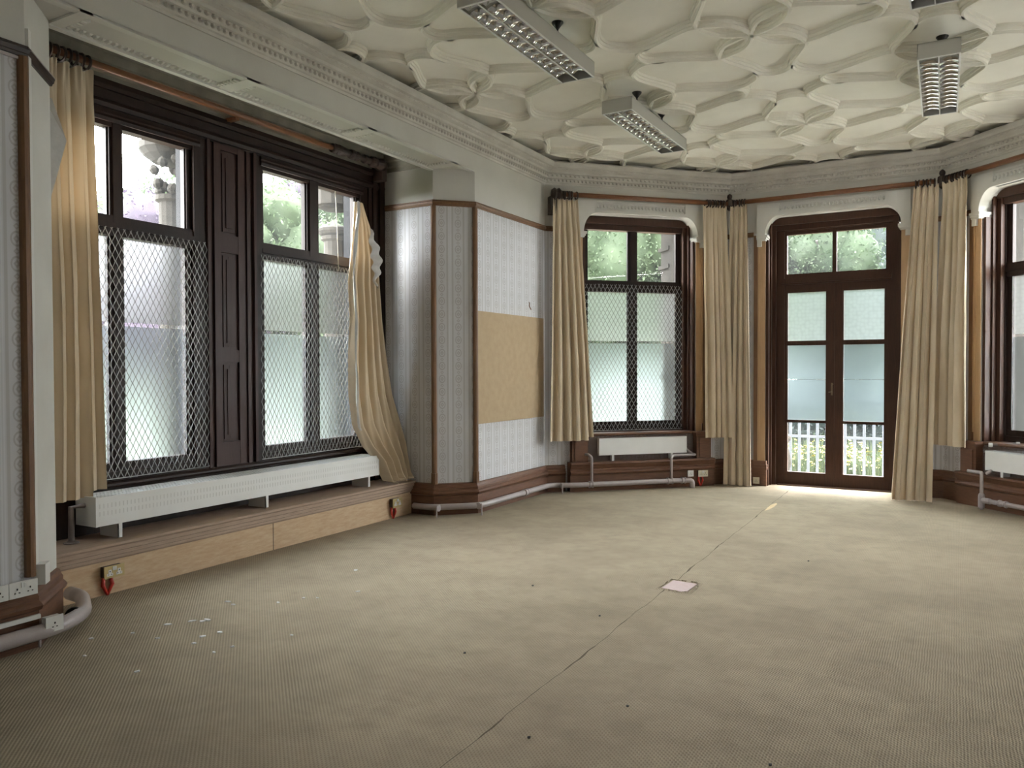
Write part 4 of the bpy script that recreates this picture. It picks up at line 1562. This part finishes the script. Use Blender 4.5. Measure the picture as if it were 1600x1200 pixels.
# ------------------------------------------------------------------ curtains
def curtain(label, A, B, C, D, zt, zb, nrm, folds, amp, seed, shear=0.0, hem=None, uneven=None):
    """cloth hung between top points A,B and bottom points C,D (plan), nrm pointing to the room"""
    rn = random.Random(seed)
    nu, nv = folds * 22, 64
    A, B, C, D, nrm = [Vector(q[:2]) for q in (A, B, C, D, nrm)]
    ph = [rn.uniform(0, 6.28) for _ in range(8)]
    fw = [rn.uniform(.45, 1.9) for _ in range(folds)]
    tot = sum(fw)
    acc = [0]
    for q in fw:
        acc.append(acc[-1] + q / tot)

    def phase(u):
        for i in range(folds):
            if u <= acc[i + 1] + 1e-9:
                return i + (u - acc[i]) / (acc[i + 1] - acc[i])
        return folds
    vs = []
    for j in range(nv + 1):
        v = j / nv
        for i in range(nu + 1):
            u = i / nu
            uu = min(max(u + .018 * math.sin(5 * v + ph[0]) * math.sin(PI * u), 0), 1)
            k = phase(uu)
            tp = (A.lerp(B, u))
            bt = (C.lerp(D, u))
            p = tp.lerp(bt, v ** .9)
            f = 2 * abs(math.cos(PI * k)) ** .85 - 1
            wk = fw[min(int(k), folds - 1)]
            f = f * (.55 + .45 * min(wk, 1.6))
            f2 = math.cos(2 * PI * k * 2 + ph[1] + 2.0 * v)
            pinch = max(0, 1 - v / .07)
            neck = 1 - .45 * math.exp(-((v - .05) / .04) ** 2)
            big = .5 * math.sin(2 * PI * u * 1.5 + ph[2] + 1.5 * v)
            d = amp * (.42 + .58 * min(1, v * 1.8)) * neck * (f + .16 * f2 * (1 - .7 * v)) + amp * .55 * big * min(1, 2 * v)
            d += amp * .25 * pinch * math.cos(2 * PI * folds * 2.0 * u)
            d += .004 * math.sin(23 * v + 9 * u + ph[3]) * (1 - v)
            q = p + nrm * d
            tdir = (B - A).normalized()
            q += tdir * (amp * .28 * math.sin(4 * PI * k + ph[4]) * min(1, v * 2))
            zb2 = zb + (uneven(u) if uneven else 0)
            z = zt + (zb2 - zt) * v + .012 * pinch * math.cos(2 * PI * folds * u + 1)
            vs.append((q.x, q.y, z))
    mb = MB()
    w_ = nu + 1
    mb.add(vs, [(j * w_ + i, j * w_ + i + 1, (j + 1) * w_ + i + 1, (j + 1) * w_ + i) for j in range(nv) for i in range(nu)])
    root = empty('curtain', ((A.x + B.x) / 2, (A.y + B.y) / 2, zb), label, 'curtain', 'beige curtains')
    o = mb.build('cloth', M_CURT, root, smooth=True, recalc=False)
    tp = MB()
    m2 = 4
    tv = []
    for j in range(3):
        for i in range(nu + 1):
            x, y, z = vs[j * w_ + i]
            tv.append((x - nrm.x * .006, y - nrm.y * .006, z + .003))
    tp.add(tv, [(j * w_ + i, j * w_ + i + 1, (j + 1) * w_ + i + 1, (j + 1) * w_ + i) for j in range(2) for i in range(nu)])
    tp.build('header_tape', M_LINING, root, smooth=True, recalc=False)
    return root


def f2(fr, t, d):
    return fr.p(t, d, 0)[:2]


k1 = curtain('beige curtain hanging at the near end of the recess, beside the white pier', f2(FW, 2.86, .17), f2(FW, 3.37, .17), f2(FW, 2.80, .20), f2(FW, 3.42, .17), 3.66, .655, FW.N, 6, .042, 3,
             uneven=lambda u: .045 if u > .82 else 0)
rings(k1, FW, [2.9 + .045 * i for i in range(11)], .15, zr)
mb = MB()
lin = [(3.05, .24, 3.36), (3.02, .25, 3.1), (3.01, .25, 2.7), (3.0, .25, 2.3)]
for i in range(3):
    a, b = lin[i], lin[i + 1]
    wa, wb = (.04, .16, .06, .01)[i], (.04, .16, .06, .01)[i + 1]
    mb.add([FW.p(a[0] - .06, a[1], a[2]), FW.p(a[0] - .06 + wa, a[1] + .03, a[2]), FW.p(b[0] - .06 + wb, b[1] + .03, b[2]), FW.p(b[0] - .06, b[1], b[2])], [(0, 1, 2, 3)])
mb.build('lining', M_LINING, k1)['label'] = 'grey lining flap turned out at the edge'

k3 = curtain('beige curtain left of the far meshed window, ending at its radiator', f2(FB, 3.07, .15), f2(FB, 3.39, .15), f2(FB, 2.99, .20), f2(FB, 3.575, .20), 3.655, .655, FB.N, 5, .036, 8,
             uneven=lambda u: .04 if u > .9 else 0)
rings(k3, FB, [3.20 + .03 * i for i in range(5)] + [3.385], .14, 3.725)
k4 = curtain('short beige curtain between the far meshed window and the long curtain', f2(FB, 5.13, .15), f2(FB, 5.47, .15), f2(FB, 5.12, .21), f2(FB, 5.50, .24), 3.685, .645, FB.N, 4, .032, 21)
rings(k4, FB, [5.20 + .04 * i for i in range(7)], .14, 3.725)
k5 = curtain('long beige curtain reaching the floor left of the glazed door', f2(FC, -2.60, .16), f2(FC, -2.385, .16), f2(FC, -2.665, .20), f2(FC, -2.315, .20), 3.695, .012, FC.N, 4, .030, 5)
rings(k5, FC, [-2.56 + .035 * i for i in range(5)], .14, 3.735)
k6 = curtain('long beige curtain reaching the floor right of the glazed door', f2(FC, -.445, .16), f2(FC, -.185, .16), f2(FC, -.655, .46), f2(FC, -.24, .42), 3.69, .012, FC.N, 4, .046, 14)
rings(k6, FC, [-.43 + .04 * i for i in range(6)], .14, 3.735)
k7 = curtain('short beige curtain beside the window at the right photo edge', f2(FD, -7.44, .16), f2(FD, -7.10, .16), f2(FD, -7.50, .20), f2(FD, -7.02, .20), 3.70, .655, FD.N, 4, .046, 33)
rings(k7, FD, [-7.42 + .04 * i for i in range(8)], .14, 3.74)

# fallen curtain in the recess corner: hung from one hook, spilling over the radiator end to the tread
rows = [  # z, left y, right y, depth from the window wall
    (3.28, 6.215, 6.345, .10), (3.05, 6.18, 6.44, .12), (2.72, 6.13, 6.53, .14), (2.45, 6.09, 6.54, .15), (2.06, 6.105, 6.55, .17), (1.67, 6.07, 6.60, .18),
    (1.28, 6.045, 6.66, .20), (.98, 6.06, 6.76, .22), (.76, 6.18, 6.80, .25), (.60, 6.33, 6.78, .29), (.44, 6.37, 6.775, .33), (.37, 6.36, 6.77, .38), (.362, 6.40, 6.76, .43)]
NU, NV = 120, 90


def sample(z01):
    x = z01 * (len(rows) - 1)
    i = min(int(x), len(rows) - 2)
    t = x - i
    t = t * t * (3 - 2 * t) if False else t
    return [rows[i][k] * (1 - t) + rows[i + 1][k] * t for k in range(4)]


vs = []
for j in range(NV + 1):
    v = j / NV
    z, yl, yr, dp = sample(v)
    for i in range(NU + 1):
        u = i / NU
        y = yl + (yr - yl) * u
        sk_ = u + .10 * v * math.sin(2.5 * v)
        am = .012 + .040 * min(1, v * 1.5)
        d = dp + am * (math.cos(2 * PI * 4.6 * sk_ + 1.3 + 1.2 * math.sin(4 * v)) + .35 * math.cos(2 * PI * 9.3 * sk_ + 3 * v)) + .03 * math.sin(PI * u)
        low = max(0, (v - .80) / .2)
        d += low * .035 * math.sin(11 * u + 17 * v) * math.sin(PI * u)
        zz = z + low * .025 * (1 + math.sin(14 * u + 9 * v)) + .006 * math.sin(40 * v + 12 * u) * low
        p = FW.p(y, d, max(zz, .358))
        vs.append(p)
mb = MB()
w_ = NU + 1
mb.add(vs, [(j * w_ + i, j * w_ + i + 1, (j + 1) * w_ + i + 1, (j + 1) * w_ + i) for j in range(NV) for i in range(NU)])
k2 = empty('curtain', FW.p(6.45, .2, .36), 'fallen beige curtain drooping over the far end of the long radiator', 'curtain', 'beige curtains')
mb.build('cloth', M_CURT, k2, smooth=True, recalc=False)
mb = MB()
tv = []
n = 46
for j in range(n + 1):
    v = j / n * .60
    z, yl, yr, dp = sample(v)
    wd = (.06 if v < .2 else .035) + .008 * math.sin(55 * v)
    for i in range(4):
        tv.append(FW.p(yl - .012 + (wd * .75) * i / 3 - .015 * math.sin(9 * v), dp + .055 + .012 * math.sin(i * 2 + 30 * v), z))
mb.add(tv, [(j * 4 + i, j * 4 + i + 1, j * 4 + i + 5, j * 4 + i + 4) for j in range(n) for i in range(3)])
mb.build('lining', M_LINING, k2, smooth=True)['label'] = 'pale ruffled heading tape along the loose edge'
mb = MB()
tv = []
n = 26
for j in range(n + 1):
    v = j / n
    z = 3.02 - .62 * v
    c0 = 6.335 + .10 * v
    wd = .03 + .13 * math.sin(PI * min(1, v * 1.15)) ** .8
    for i in range(7):
        u = i / 6
        tv.append(FW.p(c0 + wd * u - .02 * v, .20 + .02 * math.sin(26 * v + 2 * u) + .02 * math.sin(PI * u), z - .05 * u * (1 - v) - .03 * math.sin(5 * v) * (1 - u)))
mb.add(tv, [(j * 7 + i, j * 7 + i + 1, j * 7 + i + 8, j * 7 + i + 7) for j in range(n) for i in range(6)])
mb.build('lining', M_LINING, k2, smooth=True)['label'] = 'white gathered lining folded out near the top'

# ------------------------------------------------------------------ outside: stone, railing, ground, trees
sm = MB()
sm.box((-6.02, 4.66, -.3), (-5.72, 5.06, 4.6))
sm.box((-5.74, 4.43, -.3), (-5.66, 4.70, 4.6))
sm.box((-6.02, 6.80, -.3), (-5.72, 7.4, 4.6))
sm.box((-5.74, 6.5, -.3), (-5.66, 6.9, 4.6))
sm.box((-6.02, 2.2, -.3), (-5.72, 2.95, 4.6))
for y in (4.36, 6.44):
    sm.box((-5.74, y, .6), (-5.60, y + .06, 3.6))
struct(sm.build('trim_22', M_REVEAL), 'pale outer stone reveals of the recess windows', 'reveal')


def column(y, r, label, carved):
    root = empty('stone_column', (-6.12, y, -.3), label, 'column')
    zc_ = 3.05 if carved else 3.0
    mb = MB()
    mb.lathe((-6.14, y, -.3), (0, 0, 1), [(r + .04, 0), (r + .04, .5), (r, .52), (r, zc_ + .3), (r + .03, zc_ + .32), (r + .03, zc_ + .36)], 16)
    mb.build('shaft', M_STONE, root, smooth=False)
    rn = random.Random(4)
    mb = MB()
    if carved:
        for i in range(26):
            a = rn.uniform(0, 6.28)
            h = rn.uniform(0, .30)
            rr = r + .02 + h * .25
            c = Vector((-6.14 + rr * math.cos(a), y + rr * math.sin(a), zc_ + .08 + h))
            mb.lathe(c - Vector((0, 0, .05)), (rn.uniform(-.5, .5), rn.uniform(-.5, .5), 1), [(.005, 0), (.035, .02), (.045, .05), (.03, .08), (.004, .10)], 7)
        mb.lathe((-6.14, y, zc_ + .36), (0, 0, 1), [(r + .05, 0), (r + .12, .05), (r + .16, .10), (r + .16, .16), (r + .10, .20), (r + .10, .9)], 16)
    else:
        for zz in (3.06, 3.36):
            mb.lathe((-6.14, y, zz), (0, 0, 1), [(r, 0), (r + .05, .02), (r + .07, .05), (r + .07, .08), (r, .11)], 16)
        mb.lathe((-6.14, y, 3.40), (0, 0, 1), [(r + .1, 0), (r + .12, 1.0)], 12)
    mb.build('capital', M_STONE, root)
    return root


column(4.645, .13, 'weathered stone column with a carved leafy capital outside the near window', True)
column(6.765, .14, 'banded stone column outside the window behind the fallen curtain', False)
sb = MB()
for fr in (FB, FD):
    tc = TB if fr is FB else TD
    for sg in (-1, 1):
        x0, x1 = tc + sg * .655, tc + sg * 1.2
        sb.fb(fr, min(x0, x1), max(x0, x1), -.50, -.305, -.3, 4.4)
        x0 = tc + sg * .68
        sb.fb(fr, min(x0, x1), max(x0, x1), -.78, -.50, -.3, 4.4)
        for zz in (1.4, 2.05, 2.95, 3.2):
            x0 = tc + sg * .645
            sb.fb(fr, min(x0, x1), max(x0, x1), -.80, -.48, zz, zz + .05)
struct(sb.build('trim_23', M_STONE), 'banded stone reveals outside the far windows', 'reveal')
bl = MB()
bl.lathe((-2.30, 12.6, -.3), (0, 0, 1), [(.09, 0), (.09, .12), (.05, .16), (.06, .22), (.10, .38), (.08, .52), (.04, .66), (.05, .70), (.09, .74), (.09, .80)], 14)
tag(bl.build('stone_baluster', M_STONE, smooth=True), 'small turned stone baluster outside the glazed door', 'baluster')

ra = empty('garden_railing', (-1.2, 13.0, -.3), 'pale blue metal railing beyond the glazed door', 'railing')
mb = MB()
mb.box((-4.5, 12.985, .455), (1.5, 13.015, .495))
mb.box((-4.5, 12.985, 1.05), (1.5, 13.015, 1.09))
mb.build('rail', M_RAIL, ra)
for i in range(40):
    x = -3.9 + i * .1345
    mb = MB()
    mb.box((x - .020, 12.99, -.3), (x + .020, 13.01, 1.05))
    mb.build('bar', M_RAIL, ra)

gr = MB()
gr.box((-60, -30, -.45), (60, 80, -.36))
struct(gr.build('ground_lawn', M_LAWN), 'open lawn outside the house', 'lawn')
gr = MB()
gr.box((-8.6, -3, -.36), (-5.6, 9, -.30))  # added pale paving, reflects sky light up to the ceiling
gr.box((-8.6, 9, -.36), (9, 13.4, -.30))
gr.box((1.9, -9, -.36), (9, 9, -.30))
gr.box((-8.6, -15, -.36), (9, -9.4, -.30))
struct(gr.build('ground_terrace', M_PAVE), 'pale paved terrace around the house, added to bounce daylight indoors', 'terrace')

rn = random.Random(7)
gm = MB()
for i in range(5200):
    x, y = rn.uniform(-6, 3.5), 13.4 + abs(rn.gauss(0, 2.2))
    h = rn.uniform(.25, .62)
    a = rn.uniform(0, 6.28)
    lx, ly = .012 * math.cos(a), .012 * math.sin(a)
    bx, by = rn.uniform(-.12, .12), rn.uniform(-.12, .12)
    gm.add([(x - lx, y - ly, -.36), (x + lx, y + ly, -.36), (x + bx + lx * .6, y + by + ly * .6, -.36 + h * .7), (x + bx - lx * .6, y + by - ly * .6, -.36 + h * .7), (x + bx * 1.7, y + by * 1.7, -.36 + h)],
           [(0, 1, 2, 3), (3, 2, 4)])
o = gm.build('meadow_grass', M_GRASS, recalc=False)
tag(o, 'tall meadow grass behind the garden railing', 'grass', None, 'stuff')
fm = MB()
for i in range(420):
    x, y = rn.choice((rn.gauss(-.9, .35), rn.gauss(-1.6, .25), rn.gauss(-2.2, .3))), 13.5 + abs(rn.gauss(0, 1.2))
    z = -.36 + rn.uniform(.25, .60)
    for k in range(2):
        a = rn.uniform(0, 6.28)
        u_, v_ = Vector((math.cos(a), math.sin(a), rn.uniform(-.5, .5))) * .022, Vector((-math.sin(a), math.cos(a), rn.uniform(-.6, .6))) * .022
        c = Vector((x, y, z))
        fm.add([c - u_ - v_, c + u_ - v_, c + u_ + v_, c - u_ + v_], [(0, 1, 2, 3)])
o = fm.build('yellow_flowers', M_YELLOW, recalc=False)
tag(o, 'yellow meadow flowers among the grass behind the railing', 'flowers', None, 'stuff')


def tree(name, x, y, zc_, rx, ry, rz, n, ls, m, label, seed, trunk=True, clumps=14):
    rn = random.Random(seed)
    root = empty(name, (x, y, -.4), label, 'tree' if name == 'tree' else 'hedge', 'trees and shrubs outside')
    mb = MB()
    cl = []
    for _ in range(clumps):
        while True:
            a, b, c = rn.uniform(-1, 1), rn.uniform(-1, 1), rn.uniform(-1, 1)
            if a * a + b * b + c * c < 1:
                break
        cl.append((a * .75, b * .75, c * .75, rn.uniform(.28, .5)))
    for i in range(n * 7):
        a, b, c, q = cl[i % clumps]
        dv = Vector((rn.gauss(0, 1), rn.gauss(0, 1), rn.gauss(0, 1))).normalized() * rn.uniform(.62, 1.18)
        dx, dy, dz = dv
        p = Vector((x + (a + dx * q) * rx, y + (b + dy * q) * ry, zc_ + (c + dz * q) * rz))
        if p.z < -.3:
            p.z = -.3 + rn.random() * .4
        u_ = Vector((rn.gauss(0, 1), rn.gauss(0, 1), rn.gauss(0, 1))).normalized()
        v_ = u_.cross(Vector((rn.gauss(0, 1), rn.gauss(0, 1), rn.gauss(0, 1)))).normalized()
        s = ls * .36 * rn.uniform(.6, 1.3)
        mb.add([p - u_ * s, p - v_ * s * .45, p + u_ * s, p + v_ * s * .45], [(0, 1, 2, 3)])
    mb.build('foliage', m, root, recalc=False)
    mb = MB()
    for a, b, c, q in cl + [(0, 0, 0, .80)]:
        cx, cy, cz = x + a * rx, y + b * ry, zc_ + c * rz
        k1, k2 = 9, 14
        vs = []
        for i in range(k1 + 1):
            th = PI * i / k1
            for j in range(k2):
                ph = 2 * PI * j / k2
                r = q * rn.uniform(.55, .80)
                vs.append((cx + rx * r * math.sin(th) * math.cos(ph), cy + ry * r * math.sin(th) * math.sin(ph), max(cz + rz * r * math.cos(th), -.36)))
        mb.add(vs, [(i * k2 + j, i * k2 + (j + 1) % k2, (i + 1) * k2 + (j + 1) % k2, (i + 1) * k2 + j) for i in range(k1) for j in range(k2)])
    mb.build('inner_foliage', m, root, recalc=False, smooth=True)
    if trunk:
        t = MB()
        t.tube([(x, y, -.4), (x + .1, y, zc_ * .5), (x, y + .1, zc_ + rz * .3)], [.22, .16, .06], 8)
        for k in range(5):
            a = rn.uniform(0, 6.28)
            t.tube([(x, y, zc_ - rz * .4 + k * .2 * rz), (x + math.cos(a) * rx * .6, y + math.sin(a) * ry * .6, zc_ + k * .15 * rz)], [.07, .03], 6)
        t.build('trunk', M_BARK, root)
    return root


tree('tree', -19.6, 13.9, 4.9, 4.0, 3.6, 2.7, 2600, .17, M_LEAFL, 'light green tree under the open sky beyond the near window', 1)
tree('tree', -13.0, 9.2, 2.9, 2.6, 2.0, 2.1, 2400, .12, M_LEAFP, 'low copper purple shrub beyond the near window', 2, clumps=18)
tree('tree', -16.2, 15.9, 5.6, 2.6, 2.4, 2.0, 2400, .14, M_LEAFP, 'tall copper beech tree beyond the second recess window', 3)
tree('tree', -12.3, 12.1, 3.4, 2.4, 2.0, 2.2, 3000, .12, M_LEAFL, 'fresh green tree below the copper beech', 4, clumps=20)
tree('tree', -12.2, 14.8, 4.2, 2.2, 2.0, 2.6, 2600, .12, M_LEAF, 'green tree beside the banded stone column', 5, clumps=18)
tree('tree', -8.0, 19.0, 4.0, 2.4, 2.0, 3.6, 3800, .14, M_LEAFL, 'bright leafy tree seen in the left upper pane of the far window', 6, clumps=24)
tree('tree', -5.8, 19.6, 4.0, 2.2, 2.0, 3.6, 3800, .14, M_LEAFL, 'bright leafy tree seen in the right upper pane of the far window', 7, clumps=24)
tree('tree', -2.9, 20.6, 4.6, 1.5, 1.2, 1.9, 1500, .13, M_LEAF, 'light leafy tree seen through the fanlight of the glazed door', 8, clumps=12)
tree('tree', -2.6, 26.0, 4.6, 5.2, 2.2, 4.6, 4800, .22, M_LEAFD, 'dark blue green trees closing the view behind the glazed door', 9, clumps=26)
tree('hedge', -2.4, 19.6, .3, 5.0, 1.0, 1.0, 3000, .13, M_LEAFD, 'dark low hedge at the end of the meadow', 10, False, 22)
tree('tree', -14.0, 25.0, 4.5, 6.0, 3.0, 4.8, 4200, .24, M_LEAF, 'broad green tree standing far behind the bright leafy trees', 11, clumps=26)
tree('tree', 2.6, 19.0, 4.0, 2.6, 2.0, 3.6, 2600, .16, M_LEAF, 'green tree hidden behind the right curtain', 12, clumps=18)
for k in range(7):
    tree('tree', -31 + .6 * k, 2 + 6.0 * k, 3.2, 4.4, 4.6, 3.2 + .5 * (k % 3), 1500, .30, M_LEAF if k % 2 else M_LEAFD, 'distant tree of the green belt closing the garden beyond the recess windows', 40 + k, clumps=16)['group'] = 'distant garden trees'
